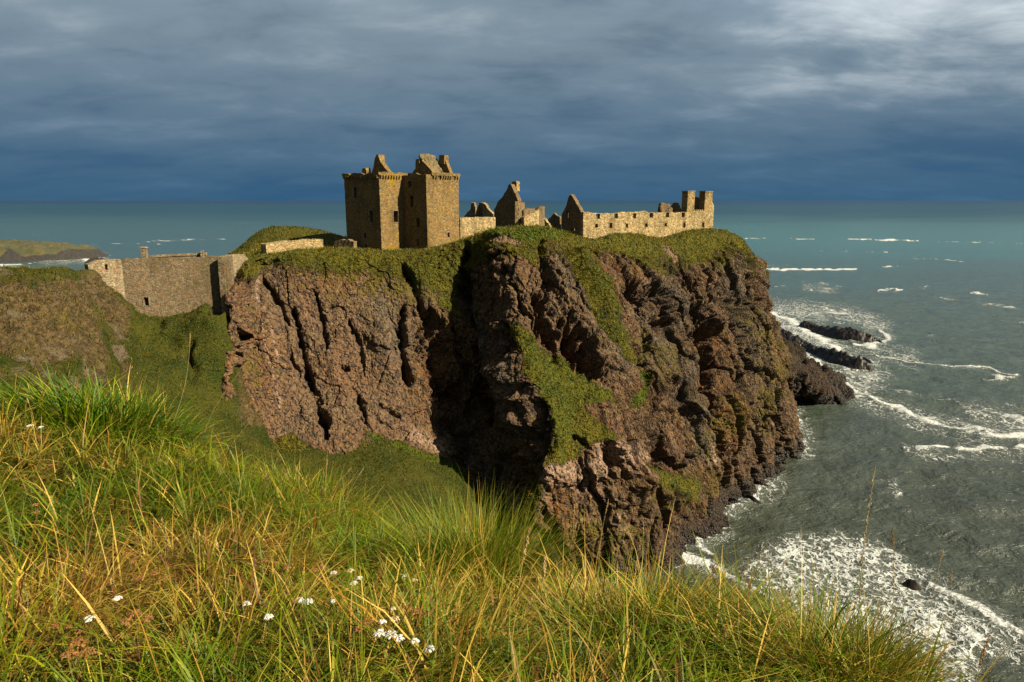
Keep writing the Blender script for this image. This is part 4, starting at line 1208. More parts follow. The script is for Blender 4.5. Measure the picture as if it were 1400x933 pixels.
    part('roof', (np.concatenate([V, Vb]), fs), M_ROOFSTONE, root, 'rough mossy stone roof slope on the wing')
    # end gable with tall chimney on the right
    e0 = W1 - KN * 4.9 + KT * 5.1
    gable(e0, e0 + KN * 4.6, [(0, zt + 0.5), (1.2, zt + 2.6), (1.6, zt + 3.1), (3.2, zt + 3.0), (3.9, zt + 1.5), (4.6, zt + 0.2)], 0.8, 'gable', M_KEEP, 63)
    part('chimney', box_vf(e0 + KN * 2.5 + KT * 0.35, KT, KN, 0.55, 0.72, zt + 2.2, zt + 3.85, 0.04, 0.08, 8), M_KEEP, root)
M_DRESSED = stone_material('dressed_stone', (0.22, 0.18, 0.125), (0.30, 0.24, 0.10), -0.15)
M_ROOFSTONE = stone_material('roof_stone', (0.165, 0.145, 0.085), (0.20, 0.17, 0.045), 0.02)
build_keep()

# ---------------------------------------------------------------- long range on the right
def build_range():
    L1 = at(797, 329, 162)[:2]
    E1 = np.array([(970 - 700) / F * 0.989 * 186.0, 186.0])
    t = (E1 - L1) / np.linalg.norm(E1 - L1); n = np.array([t[1], -t[0]]); Ln = np.linalg.norm(E1 - L1)
    root = empty('long_range', (L1[0], L1[1], Zr(-10)))
    tag(root, 'long pale roofless building with small square windows and two chimneys at its seaward end', 'building')
    def s_of(px):       # position along the wall of a photo column
        k = (px - 700.0) / F * 0.989
        d = L1 - k * np.array([L1[1] / L1[0] * 0, 0])
        # solve L1.x + s t.x = k (L1.y + s t.y)
        return (k * L1[1] - L1[0]) / (t[0] - k * t[1])
    def z_of(px, py):
        s_ = s_of(px); Y = L1[1] + s_ * t[1]
        return at(px, py, Y)[2]
    tops = [(797, 290), (815, 291.5), (840, 291.8), (852, 290), (866, 290.5), (880, 288.5), (886, 291), (900, 291), (913, 290.5), (925, 291), (937, 290), (975, 288)]
    top = [(max(0, min(Ln, s_of(a))), z_of(a, b)) for a, b in tops]; top[0] = (0, top[0][1]); top[-1] = (Ln, top[-1][1])
    wins = []
    for px, w, h in ((815, 1.0, 0.9), (834.5, 1.1, 1.3), (856.5, 0.9, 1.0), (883, 1.0, 1.0), (909.5, 0.95, 1.05), (935, 0.95, 1.35), (960.5, 0.95, 1.35)):
        s_ = s_of(px); z = z_of(px, 309 - (px - 815) * 0.008)
        wins.append((s_ - w / 2, s_ + w / 2, z - h / 2, z + h / 2))
    notch = []
    for px in (817, 841.5, 866.5, 889.5, 911.5, 932.8):
        s_ = s_of(px); z = z_of(px, 296.5 - (px - 817) * 0.02)
        notch.append((s_ - 0.62, s_ + 0.62, z - 0.55, z + 0.62))
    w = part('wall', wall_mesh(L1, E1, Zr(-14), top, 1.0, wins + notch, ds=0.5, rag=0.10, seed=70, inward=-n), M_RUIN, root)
    for o in wins: part('window_surround', surround(L1, t, n, *o, w=0.13), M_RUIN, w)
    # back wall, lower and broken
    Bk0 = L1 - n * 7.6; Bk1 = E1 - n * 7.6
    rg = np.random.default_rng(3)
    btop = [(q, Zr(-4.6 + 1.5 * rg.random())) for q in np.arange(0, Ln + 1, 1.6)]
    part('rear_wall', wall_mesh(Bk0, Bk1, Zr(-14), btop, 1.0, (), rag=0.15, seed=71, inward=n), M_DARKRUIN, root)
    # near gable end, in shade
    G0 = L1 - n * 0.5; G1 = L1 - n * 8.4
    gp = [(0, Zr(-2.9)), (1.2, Zr(-1.8)), (2.6, Zr(-0.3)), (4.1, Zr(1.15)), (4.7, Zr(1.35)), (5.5, Zr(0.4)), (5.9, Zr(-1.0)), (6.8, Zr(-2.1)), (7.9, Zr(-3.4))]
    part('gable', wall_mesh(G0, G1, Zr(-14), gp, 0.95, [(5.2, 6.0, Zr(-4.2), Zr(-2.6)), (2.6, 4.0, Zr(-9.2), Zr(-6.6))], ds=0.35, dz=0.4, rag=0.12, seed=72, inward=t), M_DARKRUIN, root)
    # end chimneys
    for k, (pa, pb, ptop) in enumerate(((937.5, 947, 261), (961, 971, 261.5))):
        sa, sb = s_of(pa), s_of(pb)
        c = L1 + t * (sa + sb) / 2 - n * 0.95
        ch = part('chimney', box_vf(c, t, n, (sb - sa) / 2, 1.0, z_of(pa, 290), z_of(pa, ptop + 1.2), 0.0, 0.04, 80 + k, 6), M_KEEP2, root)
        part('chimney_cap', box_vf(c, t, n, (sb - sa) / 2 + 0.12, 1.12, z_of(pa, ptop + 1.2), z_of(pa, ptop), 0.04, 0.03, 90 + k, 2), M_KEEP2, ch)
    # crenels between the chimneys
    for px in (948.8, 951.4, 954, 956.6, 959.2):
        s_ = s_of(px)
        part('merlon', box_vf(L1 + t * s_ - n * 0.45, t, n, 0.15, 0.35, z_of(px, 290), z_of(px, 286.8), 0.05, 0.03, int(px), 2), M_RUIN, root)
    # broken inner gables behind the chimneys
    for px, prof in ((935, [(0, -2.6), (1.2, -0.7), (2.2, -0.5), (3.4, -2.0), (5, -3.4)]), (960.5, [(0, 0.2), (1.3, 1.0), (2.6, 0.0), (4, -1.2), (6.2, -2.6)])):
        c0 = L1 + t * s_of(px) - n * 1.9
        part('inner_gable', wall_mesh(c0, c0 - n * prof[-1][0], Zr(-13), [(a, Zr(b)) for a, b in prof], 0.8, (), ds=0.35, dz=0.5, rag=0.15, seed=int(px), inward=t), M_DARKRUIN, root)
    # right end turret stub with an arrow of shade
    c0 = E1 - n * 0.2 + t * 0.1
    part('end_turret', wall_mesh(c0, c0 + t * 1.3, Zr(-13), [(0, Zr(-0.2)), (0.6, Zr(-0.5)), (1.3, Zr(-1.5))], 1.6, (), ds=0.3, seed=95, inward=-n), M_RUIN, root)
    part('end_wall', wall_mesh(E1 - n * 1.9, E1 - n * 7.6, Zr(-14), [(0, Zr(-1.2)), (2, Zr(-2.6)), (5.7, Zr(-4.6))], 0.9, (), rag=0.15, seed=96, inward=-t), M_DARKRUIN, root)
    return L1, t, n, s_of
M_KEEP2 = stone_material('lichen_chimney_stone', (0.33, 0.245, 0.125), (0.40, 0.26, 0.05), 0.02)
L1, RT, RN, S_OF = build_range()

# ---------------------------------------------------------------- other ruins on the green
def pixwall(name, label, cat, pa, pb, Ya, Yb, prof, thick, mat, wins=(), seed=0, zdown=-13, rag=0.12, parent=None, group=None, partname='wall'):
    """wall between two photo columns at given depths; prof = [(fraction, py of the top)]; wins = [(px0, px1, py0, py1)]"""
    a = at(pa, 300, Ya); b = at(pb, 300, Yb)
    p0, p1 = a[:2], b[:2]; L = np.linalg.norm(p1 - p0); t = (p1 - p0) / L
    nv = np.array([t[1], -t[0]]); nv = nv if np.dot(nv, p0) < 0 else -nv    # towards the viewer's side
    def zz(f, py): return at(700, py, Ya + (Yb - Ya) * f)[2]
    top = [(f * L, zz(f, py)) for f, py in prof]
    ops = []
    for x0, x1, y0, y1 in wins:
        f0 = (x0 - pa) / (pb - pa); f1 = (x1 - pa) / (pb - pa)
        ops.append((f0 * L, f1 * L, zz(f0, y1), zz(f0, y0)))
    vf = wall_mesh(p0, p1, Zr(zdown), top, thick, ops, ds=0.4, dz=0.45, rag=rag, seed=seed, inward=-nv)
    if parent is None:
        root = empty(name, (p0[0], p0[1], Zr(-9))); tag(root, label, cat, group)
    else: root = parent
    part(partname, vf, mat, root)
    return root

r = pixwall('ruined_house', 'tall dark ruined gable with a yellow lichen chimney stump, middle of the green', 'ruin', 675.5, 709, 157, 151,
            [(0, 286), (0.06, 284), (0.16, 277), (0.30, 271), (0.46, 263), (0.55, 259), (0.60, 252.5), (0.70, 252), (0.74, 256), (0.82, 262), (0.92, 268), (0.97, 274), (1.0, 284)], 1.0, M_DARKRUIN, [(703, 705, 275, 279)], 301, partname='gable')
c = at(704.8, 256, 155.2)
ch = part('chimney', box_vf(c[:2], KT, KN, 0.55, 0.75, at(705, 262, 155)[2], at(705, 248.5, 155)[2], 0.08, 0.14, 12, 5), M_KEEP2, r)
pixwall('', '', '', 709.2, 712.5, 151, 155, [(0, 276), (0.3, 284), (1, 297)], 0.8, M_RUIN, (), 302, parent=r, partname='side_wall')
pixwall('', '', '', 711.5, 717.5, 160, 163, [(0, 279), (0.5, 277), (1.0, 277.5)], 0.8, M_DARKRUIN, (), 303, parent=r, partname='rear_wall')

r = pixwall('ruined_cottage', 'low pale broken wall with a pointed end beside the tall dark gable', 'ruin', 716.5, 737, 150, 153,
            [(0, 297), (0.2, 294.5), (0.5, 292), (0.75, 290), (0.88, 287.5), (0.95, 285.5), (1.0, 283.5)], 0.9, M_RUIN, [(730, 735, 310, 313)], 311)
pixwall('', '', '', 744.5, 737.3, 160, 153, [(0, 283), (0.2, 282), (0.4, 286), (0.7, 290), (1, 283)], 0.8, M_DARKRUIN, (), 312, parent=r, partname='end_wall')
pixwall('', '', '', 716, 733, 160, 163, [(0, 288), (0.4, 285), (0.7, 286), (0.85, 285), (1, 291)], 0.8, M_DARKRUIN, (), 313, parent=r, partname='rear_wall')

r = pixwall('ruined_outbuilding', 'small dark pointed ruin low between the broken wall and the long building', 'ruin', 749, 765, 172, 170,
            [(0, 301), (0.25, 297), (0.45, 293), (0.55, 292), (0.7, 294), (1, 297)], 0.8, M_DARKRUIN, (), 321, partname='gable')
pixwall('', '', '', 744, 752, 168, 166, [(0, 298), (0.3, 302), (1, 309)], 0.6, M_RUIN, (), 322, parent=r, partname='side_wall')

r = pixwall('boundary_wall', 'low pale garden wall running from the keep to the tall dark gable', 'wall', 629, 677.5, 142, 150,
            [(0, 297.5), (0.2, 297.5), (0.5, 297), (0.8, 297), (1, 297.5)], 0.8, M_RUIN, (), 331, rag=0.06)

r = pixwall('far_gable_house', 'pair of small dark gables behind the low garden wall', 'ruin', 634, 650, 188, 186,
            [(0, 297), (0.3, 291), (0.6, 286), (0.66, 277.5), (0.9, 277.5), (0.94, 282), (1.0, 283)], 0.9, M_DARKRUIN, (), 341, partname='gable')
pixwall('', '', '', 651, 668, 190, 184, [(0, 286), (0.3, 278), (0.42, 277), (0.55, 278.5), (0.7, 279), (0.85, 285), (1.0, 291)], 0.9, M_DARKRUIN, (), 342, parent=r, partname='gable')
pixwall('', '', '', 660.5, 674.5, 186, 181, [(0, 277.5), (0.2, 279), (0.5, 286), (1.0, 293)], 0.7, M_RUIN, (), 343, parent=r, partname='side_wall')

# rounded rubble vault behind the long range
def vault():
    c = at(907.5, 291, 181); c[2] = Zr(-10)
    root = empty('rubble_vault', tuple(c))
    tag(root, 'dark rounded rubble mass showing above the long building\'s wall', 'ruin')
    bm = bmesh.new(); bmesh.ops.create_icosphere(bm, subdivisions=4, radius=1.0)
    top = at(907.5, 279, 181)[2] - c[2]
    for v in bm.verts:
        p = v.co.copy()
        r_ = 1 + 0.10 * math.sin(p.x * 7 + 1) * math.sin(p.z * 6) + 0.06 * math.sin(p.y * 13 + p.z * 9)
        zz = p.z * r_ if p.z > -0.05 else -0.05
        v.co = (math.copysign(abs(p.x) ** 0.8, p.x) * 2.25 * r_, p.y * 2.4 * r_, zz * top)
    me = bpy.data.meshes.new('vault'); bm.to_mesh(me); bm.free()
    mesh_obj('vault', me, M_DARKRUIN, root)
    vf = wall_mesh(c[:2] + np.array([1.9, -0.6]), c[:2] + np.array([2.6, 1.6]), c[2], [(0, at(0, 283, 181)[2]), (2, at(0, 286, 181)[2])], 0.6, (), seed=5, inward=(-1, 0))
    part('edge_stones', vf, M_RUIN, root)
vault()

# ---------------------------------------------------------------- curtain wall across the gorge, with its parapet
def build_curtain():
    pa = at(120, 358, 100)[:2]; pb = at(171, 400, 104)[:2]; pc = at(311, 380, 108.0)[:2]
    root = empty('curtain_wall', (pb[0], pb[1], at(171, 435, 104)[2]))
    tag(root, 'high brown stone curtain wall closing the gorge left of the castle rock', 'wall')
    ztop = lambda py, Y: at(700, py, Y)[2]
    zb = Zr(-23)
    # left return, catches the sun
    L = np.linalg.norm(pb - pa)
    t = (pb - pa) / L
    w = part('wall', wall_mesh(pa, pb, zb, [(0, ztop(362, 100)), (L * 0.3, ztop(356.5, 101)), (L * 0.6, ztop(355, 102.5)), (L, ztop(355, 104))], 1.1, [(L * 0.48, L * 0.56, ztop(369.5, 102), ztop(361.5, 102))], rag=0.06, seed=401, inward=(-0.3, 1)), M_CURTAIN2, root)
    # main face
    L = np.linalg.norm(pc - pb); t2 = (pc - pb) / L
    win = (L * 0.165, L * 0.215, ztop(419.5, 104), ztop(407.5, 104))
    w = part('wall', wall_mesh(pb + t2 * 0.02, pc, zb, [(0, ztop(354.6, 104)), (L * 0.3, ztop(354, 105)), (L * 0.7, ztop(353, 106)), (L, ztop(351.5, 106.5))], 1.4, [win], rag=0.07, seed=402, inward=(0, 1)), M_CURTAIN, root)
    nf = np.array([t2[1], -t2[0]])
    part('window_surround', surround(pb, t2, nf, *win, w=0.14), M_DRESSED, w)
    # projecting buttress block on the right: shaded left side, sunlit face
    k0 = pc - nf * 0.1; k1 = at(309, 395, 106.2)[:2]
    k2 = at(341, 380, 113.5)[:2]; k3 = at(333, 380, 116)[:2]
    zt = ztop(352.0, 105)
    V = np.array([(p[0], p[1], z) for z in (Zr(-21), zt) for p in (k0, k1, k2, k3)])
    V[4:, 2] += np.array([0.05, 0.0, -0.15, -0.1])
    L = np.linalg.norm(k2 - k1)
    part('buttress', wall_mesh(k1, k2, Zr(-21), [(0, zt), (L * 0.5, zt + 0.05), (L * 0.85, zt - 0.1), (L, zt - 0.8)], 1.0, (), rag=0.05, seed=403, inward=(0, 1)), M_CURTAIN2, root)
    L = np.linalg.norm(k1 - k0)
    part('buttress_side', wall_mesh(k0, k1 + (k0 - k1) / L * 0.06, Zr(-21), [(0, zt), (L, zt - 0.03)], 1.0, (), rag=0.04, seed=404, inward=(1, 0.2)), M_CURTAIN, root)
M_CURTAIN2 = stone_material('pale_curtain_stone', (0.29, 0.24, 0.165), (0.28, 0.23, 0.10), -0.12, 3.0)
build_curtain()

def pillar_and_ledge():
    c = at(198, 352, 109)
    zb_ = at(198, 362, 109)[2]; zt_ = at(198, 337.5, 109)[2]
    root = empty('stone_pillar', (c[0], c[1], zb_))
    tag(root, 'short square stone pillar with a cap rising behind the curtain wall', 'pillar')
    t = np.array([1, 0.1]); t = t / np.linalg.norm(t); n = np.array([t[1], -t[0]])
    part('shaft', box_vf(c[:2], t, n, 0.42, 0.42, Zr(-18), zt_ - 0.22, 0.06, 0.03, 3, 8), M_CURTAIN2, root)
    part('cap', box_vf(c[:2], t, n, 0.54, 0.52, zt_ - 0.22, zt_, 0.25, 0.02, 4, 2), M_CURTAIN2, root)
    a = at(204, 352, 112); b = at(282, 348, 113)
    root = empty('coping_wall', (a[0], a[1], at(204, 356, 112)[2]))
    tag(root, 'thin pale coping ledge with an end post behind the curtain wall', 'wall')
    L = np.linalg.norm(b[:2] - a[:2])
    t = (b[:2] - a[:2]) / L; n = np.array([t[1], -t[0]])
    za, zb2 = at(204, 349.5, 112)[2], at(282, 345.8, 113)[2]
    part('wall', wall_mesh(a[:2], b[:2], Zr(-20), [(0, za - 0.35), (L, zb2 - 0.35)], 0.45, (), seed=412, inward=-n), M_CURTAIN, root)
    V = []
    for s_, z in ((0, za), (L, zb2)):
        for dn, dzz in ((0.12, -0.34), (0.12, 0.0), (-0.6, 0.0), (-0.6, -0.34)):
            p = a[:2] + t * s_ + n * dn; V.append((p[0], p[1], z + dzz))
    fs = [[0, 1, 2, 3], [7, 6, 5, 4]] + [[k, k + 4, (k + 1) % 4 + 4, (k + 1) % 4] for k in range(4)]
    part('coping', (np.array(V), fs), M_CURTAIN2, root)
    e = at(278, 348, 113)
    part('end_post', box_vf(e[:2] + n * 0.5, t, n, 0.22, 0.25, Zr(-16), at(278, 342.5, 113)[2], 0.05, 0.02, 7, 4), M_CURTAIN2, root)
pillar_and_ledge()

# low tumbled wall on the grass left of the keep
def low_wall():
    pts = [(364, 341, 335, 124), (380, 341, 331.5, 126), (400, 340, 329.5, 129), (420, 338, 328, 131), (442, 334, 327.5, 133)]
    a = at(364, 338, 124); root = empty('tumbled_wall', (a[0], a[1], Zr(-9.5)))
    tag(root, 'low pale tumbled wall on the grass left of the keep', 'wall')
    for k in range(len(pts) - 1):
        p, q = pts[k], pts[k + 1]
        A = at(p[0], p[1], p[3]); B = at(q[0], q[1], q[3])
        L = np.linalg.norm(B[:2] - A[:2]); t = (B - A)[:2] / L; n = np.array([t[1], -t[0]])
        zA, zB = at(p[0], p[2], p[3])[2], at(q[0], q[2], q[3])[2]
        part('wall', wall_mesh(A[:2], B[:2], Zr(-12), [(0, zA), (L * 0.5, (zA + zB) / 2), (L, zB)], 1.6, (), ds=0.3, dz=0.3, rag=0.14, seed=420 + k, inward=-n), M_RUIN, root)
low_wall()
# dark earth-and-stone stub beside the keep
pixwall('stone_stub', 'low dark stone stub against the left foot of the keep', 'wall', 455, 482, 131, 129, [(0, 331), (0.3, 328), (0.7, 328), (1, 331)], 1.2, M_DARKRUIN, (), 431)

# ================================================================== VEGETATION
GREEN = np.array([0.072, 0.130, 0.010]); LIME = np.array([0.170, 0.195, 0.016]); OLIVE = np.array([0.125, 0.112, 0.014])
STRAW = np.array([0.46, 0.325, 0.095]); TAN = np.array([0.28, 0.165, 0.045]); BROWN = np.array([0.125, 0.055, 0.016])
DEEP = np.array([0.022, 0.052, 0.006])

def blades(root, L, w, az, th0, th1, c0, c1, segs=4, twist=None, origin=(0, 0, 0)):
    """curved tapering leaves. root (n,3); th0 lean at the root, th1 extra bend to the tip; c0/c1 colours root/tip -> V, F, tint"""
    n = len(root)
    P = root.copy(); d = np.stack([np.cos(az), np.sin(az)], 1)
    tw = np.zeros(n) if twist is None else twist
    side = np.stack([-np.sin(az + tw), np.cos(az + tw), np.zeros(n)], 1)
    lev = []; colr = []
    for k in range(segs + 1):
        t = k / segs
        wk = w * (1 - t ** 1.6) * (0.75 + 0.5 * math.sin(min(1, t * 1.6) * math.pi * 0.5))
        if k < segs:
            lev += [P - side * wk[:, None] * 0.5, P + side * wk[:, None] * 0.5]
            colr += [c0 * (1 - t) + c1 * t] * 2
        else:
            lev.append(P.copy()); colr.append(c1)
        th = th0 + th1 * (t + 0.5 / segs)
        st = L / segs
        P = P + np.stack([d[:, 0] * np.sin(th) * st, d[:, 1] * np.sin(th) * st, np.cos(th) * st], 1)
    m = 2 * segs + 1
    V = np.stack(lev, 1); Cc = np.stack(colr, 1)
    f = []
    for k in range(segs - 1):
        a = 2 * k
        f += [[a, a + 1, a + 3], [a, a + 3, a + 2]]
    f.append([2 * segs - 2, 2 * segs - 1, 2 * segs])
    f = np.array(f)
    Fc = (np.arange(n)[:, None, None] * m + f[None]).reshape(-1, 3)
    return (V.reshape(-1, 3) - np.array(origin)), Fc, Cc.reshape(-1, 3)

def join_blades(lst):
    V = []; Fc = []; Cc = []; o = 0
    for v, f, c in lst:
        V.append(v); Fc.append(f + o); Cc.append(c); o += len(v)
    return np.concatenate(V), np.concatenate(Fc), np.concatenate(Cc)

def pick(n, cols, probs, rng, jit=0.25):
    cols = np.array(cols); i = rng.choice(len(cols), n, p=np.array(probs) / np.sum(probs))
    return cols[i] * (1 + jit * rng.standard_normal((n, 1))).clip(0.45, 1.7)

def hit_near(px, py, above=0.0):
    """where the view ray of a photo pixel meets the near hillside (or a layer above it)"""
    a, dy, dz = ray(px, py)
    k = np.linspace(0.8, 16, 900)
    X = a * k; Y = dy * k; Z = ZC + dz * k
    g = near_z(X, Y) + above
    i = np.argmax(Z < g) if np.any(Z < g) else len(k) - 1
    return np.array([X[i], Y[i], Z[i]])

# ---------------------------------------------------------------- meadow grass
def dens_mix(px, py, x, y):
    """share of straw and of brown by place"""
    n = fbm(x * 0.8, y * 0.8, 0 * x, 3, 501); n2 = fbm(x * 2.4, y * 2.4, 0 * x, 3, 503)
    straw = 0.22 + 0.55 * n + 0.35 * n2
    for cx, cy, rx, ry, s_ in [(120, 760, 200, 70, .30), (300, 760, 120, 60, .35), (60, 870, 160, 90, .30), (330, 880, 200, 80, .25), (650, 900, 170, 60, .42), (1150, 890, 120, 60, .15), (900, 850, 130, 50, .15),
                           (150, 560, 110, 40, -.35), (330, 640, 130, 50, -.25), (540, 730, 120, 55, -.45), (480, 840, 110, 45, -.15), (270, 690, 80, 40, -.2), (620, 700, 60, 50, -.1)]:
        straw = straw + s_ * np.exp(-((px - cx) / rx) ** 2 - ((py - cy) / ry) ** 2)
    return np.clip(straw, 0.02, 0.85), n, n2

def build_meadow():
    rng = np.random.default_rng(601)
    n = 330000
    r = 1.35 * (15.0 / 1.35) ** (rng.random(n) ** 0.85)
    th = rng.uniform(-0.80, 0.72, n)
    x = r * np.sin(th); y = r * np.cos(th)
    z = near_z(x, y)
    P = np.stack([x, y, z], 1)
    px, py = proj(P)
    ok = (px > -120) & (px < 1480) & (py < 1080) & (x < 3.4) & (y > 0.6)
    P = P[ok]; px = px[ok]; py = py[ok]; r = r[ok]
    keep = rng.permutation(len(P))[:NBLADE]
    P = P[keep]; px = px[keep]; py = py[keep]; r = r[keep]; n = len(P)
    x, y = P[:, 0], P[:, 1]
    # leaves grow in tufts: pull each towards its tuft's middle and lean it outwards
    cs = 0.085 + 0.022 * r
    lv = np.floor(np.log2(cs / 0.085) * 2) / 2; cs = 0.085 * 2 ** lv
    ix, iy = np.floor(x / cs).astype(np.int64), np.floor(y / cs).astype(np.int64); lz = (lv * 4).astype(np.int64)
    tx = (ix + 0.15 + 0.7 * _hash(ix, iy, lz, 5)) * cs; ty = (iy + 0.15 + 0.7 * _hash(ix, iy, lz, 6)) * cs
    trnd = _hash(ix, iy, lz, 7); tr2 = _hash(ix, iy, lz, 8)
    dx_, dy_ = x - tx, y - ty
    P[:, 0] = tx + dx_ * 0.42; P[:, 1] = ty + dy_ * 0.42; P[:, 2] = near_z(P[:, 0], P[:, 1])
    out_az = np.arctan2(dy_, dx_); out_r = np.hypot(dx_, dy_) / cs
    x, y = P[:, 0], P[:, 1]
    straw, n1, n2 = dens_mix(px, py, x, y)
    straw = np.clip(straw - 0.04 + 0.5 * (trnd - 0.5), 0.02, 0.92)
    u = rng.random(n)
    is_straw = u < straw
    is_brown = (~is_straw) & (rng.random(n) < np.clip(0.05 + 0.25 * (straw - 0.3) + 0.45 * np.exp(-((px - 220) / 200) ** 2 - ((py - 830) / 90) ** 2), 0, .6))
    g = np.clip(0.5 + 0.9 * n1 + 0.9 * (tr2 - 0.5) + 0.5 * rng.standard_normal(n) * 0.5, 0, 1)[:, None]
    c1 = GREEN * (1 - g) + LIME * g
    c1 = np.where((rng.random(n) < 0.18)[:, None], OLIVE, c1)
    c1 = np.where(is_straw[:, None], np.where((rng.random(n) < 0.55)[:, None], STRAW, TAN), c1)
    c1 = np.where(is_brown[:, None], BROWN, c1)
    c1 = c1 * (1 + 0.22 * rng.standard_normal((n, 1))).clip(0.5, 1.6)
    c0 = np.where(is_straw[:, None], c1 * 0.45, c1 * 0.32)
    L = (0.09 + 0.27 * rng.random(n) ** 2.2) * (1 + 0.45 * n2) * np.where(is_straw, 1.05, 1.0) * (0.55 + 0.95 * tr2)
    L = L * (1.0 + 0.35 * np.clip((r - 3) / 6, 0, 1))
    w = (0.0052 + 0.0085 * rng.random(n) ** 2) * (0.7 + 0.6 * trnd) * (0.75 + 0.40 * r / 2.6 * 0.5) * np.where(is_straw, 0.85, 1.0)
    flow = 1.2 * n1 + 0.9 * n2
    az = -0.45 + flow + 1.15 * rng.standard_normal(n)          # the wind lays it over to the right and downhill
    th0 = np.abs(rng.normal(0.30, 0.28, n)); th1 = rng.uniform(0.2, 2.1, n)
    flat = rng.random(n) < np.where(is_straw, 0.30, 0.10)
    ux = np.cos(az) * th0 + np.cos(out_az) * out_r * 0.9; uy = np.sin(az) * th0 + np.sin(out_az) * out_r * 0.9
    az = np.arctan2(uy, ux); th0 = np.clip(np.hypot(ux, uy), 0, 1.2)
    th0 = np.where(flat, rng.uniform(0.8, 1.35, n), th0)
    P[:, 2] -= 0.015
    P[:, 2] += np.where(flat, 0.05 * rng.random(n), 0)
    V, Fc, Cc = blades(P, L, w, az, th0, th1, c0, c1, 3, rng.uniform(-0.7, 0.7, n))
    o = mesh_obj('meadow_grass', np_mesh('meadow_grass', V, Fc, True, cols={'tint': Cc}), M_BLADE)
    tag(o, 'windblown green and straw grass covering the near hillside', 'grass', kind='stuff')

NBLADE = 140000
build_meadow()

# ---------------------------------------------------------------- tussocks, one thing each
def tussock(label, px, py, n, rad, L, cols, probs, lean=(0.0, 0.0), spread=0.55, width=0.0055, seed=0, stalks=0, Lvar=0.35, bend=1.2, stalkL=0.9):
    rng = np.random.default_rng(seed)
    c = hit_near(px, py)
    q = rng.random(n) ** 0.6 * rad; a = rng.uniform(0, 2 * math.pi, n)
    x = c[0] + q * np.cos(a); y = c[1] + q * np.sin(a)
    P = np.stack([x, y, near_z(x, y) - 0.02], 1)
    ox, oy = np.cos(a) * q / rad * spread + lean[0] + rng.normal(0, 0.16, n), np.sin(a) * q / rad * spread + lean[1] + rng.normal(0, 0.16, n)
    az = np.arctan2(oy, ox); th0 = np.clip(np.hypot(ox, oy), 0.0, 1.0)
    th1 = rng.uniform(0.25, 1.0, n) * bend
    Ls = L * (1 + Lvar * rng.standard_normal(n) * 0.6).clip(0.4, 1.6)
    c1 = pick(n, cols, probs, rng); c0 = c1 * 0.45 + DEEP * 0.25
    dist = np.linalg.norm(c[:2])
    w = width * (0.7 + 0.6 * rng.random(n)) * (0.8 + 0.06 * dist)
    root = empty('grass_tussock', tuple(c)); tag(root, label, 'grass tussock', 'tussocks on the near hillside')
    V, Fc, Cc = blades(P, Ls, w, az, th0, th1, c0, c1, 4, rng.uniform(-0.8, 0.8, n), origin=c)
    mesh_obj('leaves', np_mesh('leaves', V, Fc, True, cols={'tint': Cc}), M_BLADE, root)
    if stalks:
        m = stalks
        q = rng.random(m) ** 0.7 * rad * 0.8; a = rng.uniform(0, 2 * math.pi, m)
        x = c[0] + q * np.cos(a); y = c[1] + q * np.sin(a)
        P = np.stack([x, y, near_z(x, y)], 1)
        az = rng.normal(0.1, 0.9, m); c1 = pick(m, [STRAW, STRAW * 1.25, TAN], [2, 1, 1], rng, 0.15)
        V1 = blades(P, stalkL * (0.7 + 0.5 * rng.random(m)), np.full(m, 0.0035 * (0.8 + 0.06 * dist)), az, np.abs(rng.normal(0.08, 0.10, m)), rng.uniform(0.05, 0.45, m), c1 * 0.7, c1, 6, None, origin=c)
        mesh_obj('stalks', np_mesh('stalks', *V1[:2], True, cols={'tint': V1[2]}), M_BLADE, root)

tussock('dark green coarse tussock at the top left of the near slope', 140, 585, 1000, 0.95, 0.62, [GREEN, DEEP * 1.4, LIME, STRAW], [5, 3, 2, 0.5], (0.10, -0.05), 0.6, 0.014, 701, bend=1.5)
tussock('green and yellow tussock just right of the dark coarse one', 205, 590, 600, 0.7, 0.60, [GREEN, LIME, STRAW], [3, 4, 1.4], (0.25, -0.1), 0.6, 0.010, 702, 14, stalkL=0.9)
tussock('big fountain tussock with pale dry stalks at the middle of the grass edge', 655, 800, 2300, 0.42, 0.62, [GREEN, LIME, OLIVE, STRAW], [4, 3.0, 2, 0.9], (0.05, 0.0), 0.55, 0.0045, 703, 75, bend=1.0, stalkL=0.74)
tussock('yellowish tussock beside the gorge left of the fountain tussock', 455, 705, 900, 0.60, 0.55, [LIME, OLIVE, STRAW, GREEN], [3, 2, 2, 2], (0.25, -0.05), 0.55, 0.0075, 704, 20, stalkL=0.85)
tussock('dark arching tussock at the right end of the grass edge', 1090, 925, 1300, 0.36, 0.40, [GREEN, LIME, OLIVE, STRAW], [4, 2, 2, 1.2], (-0.25, 0.0), 0.75, 0.0042, 705, 8, bend=1.5, stalkL=0.5)
tussock('straw and green tussock above the surf, between fountain tussock and dark arching one', 880, 875, 1200, 0.42, 0.34, [LIME, STRAW, GREEN, TAN], [3, 2.2, 2, 1], (0.10, 0.0), 0.6, 0.0042, 706, 22, stalkL=0.45)
tussock('straw tussock low on the right where the slope drops to the sea', 1190, 948, 800, 0.30, 0.30, [STRAW, LIME, TAN, GREEN], [2.4, 2, 1, 2], (0.15, 0.0), 0.6, 0.004, 707, 26, stalkL=0.42)
tussock('bent heap of dead straw-coloured grass in the left foreground', 300, 790, 900, 0.42, 0.36, [TAN, STRAW, BROWN, OLIVE], [3, 2.5, 2.5, 1], (0.35, -0.25), 0.8, 0.0045, 708, 0, bend=1.9)
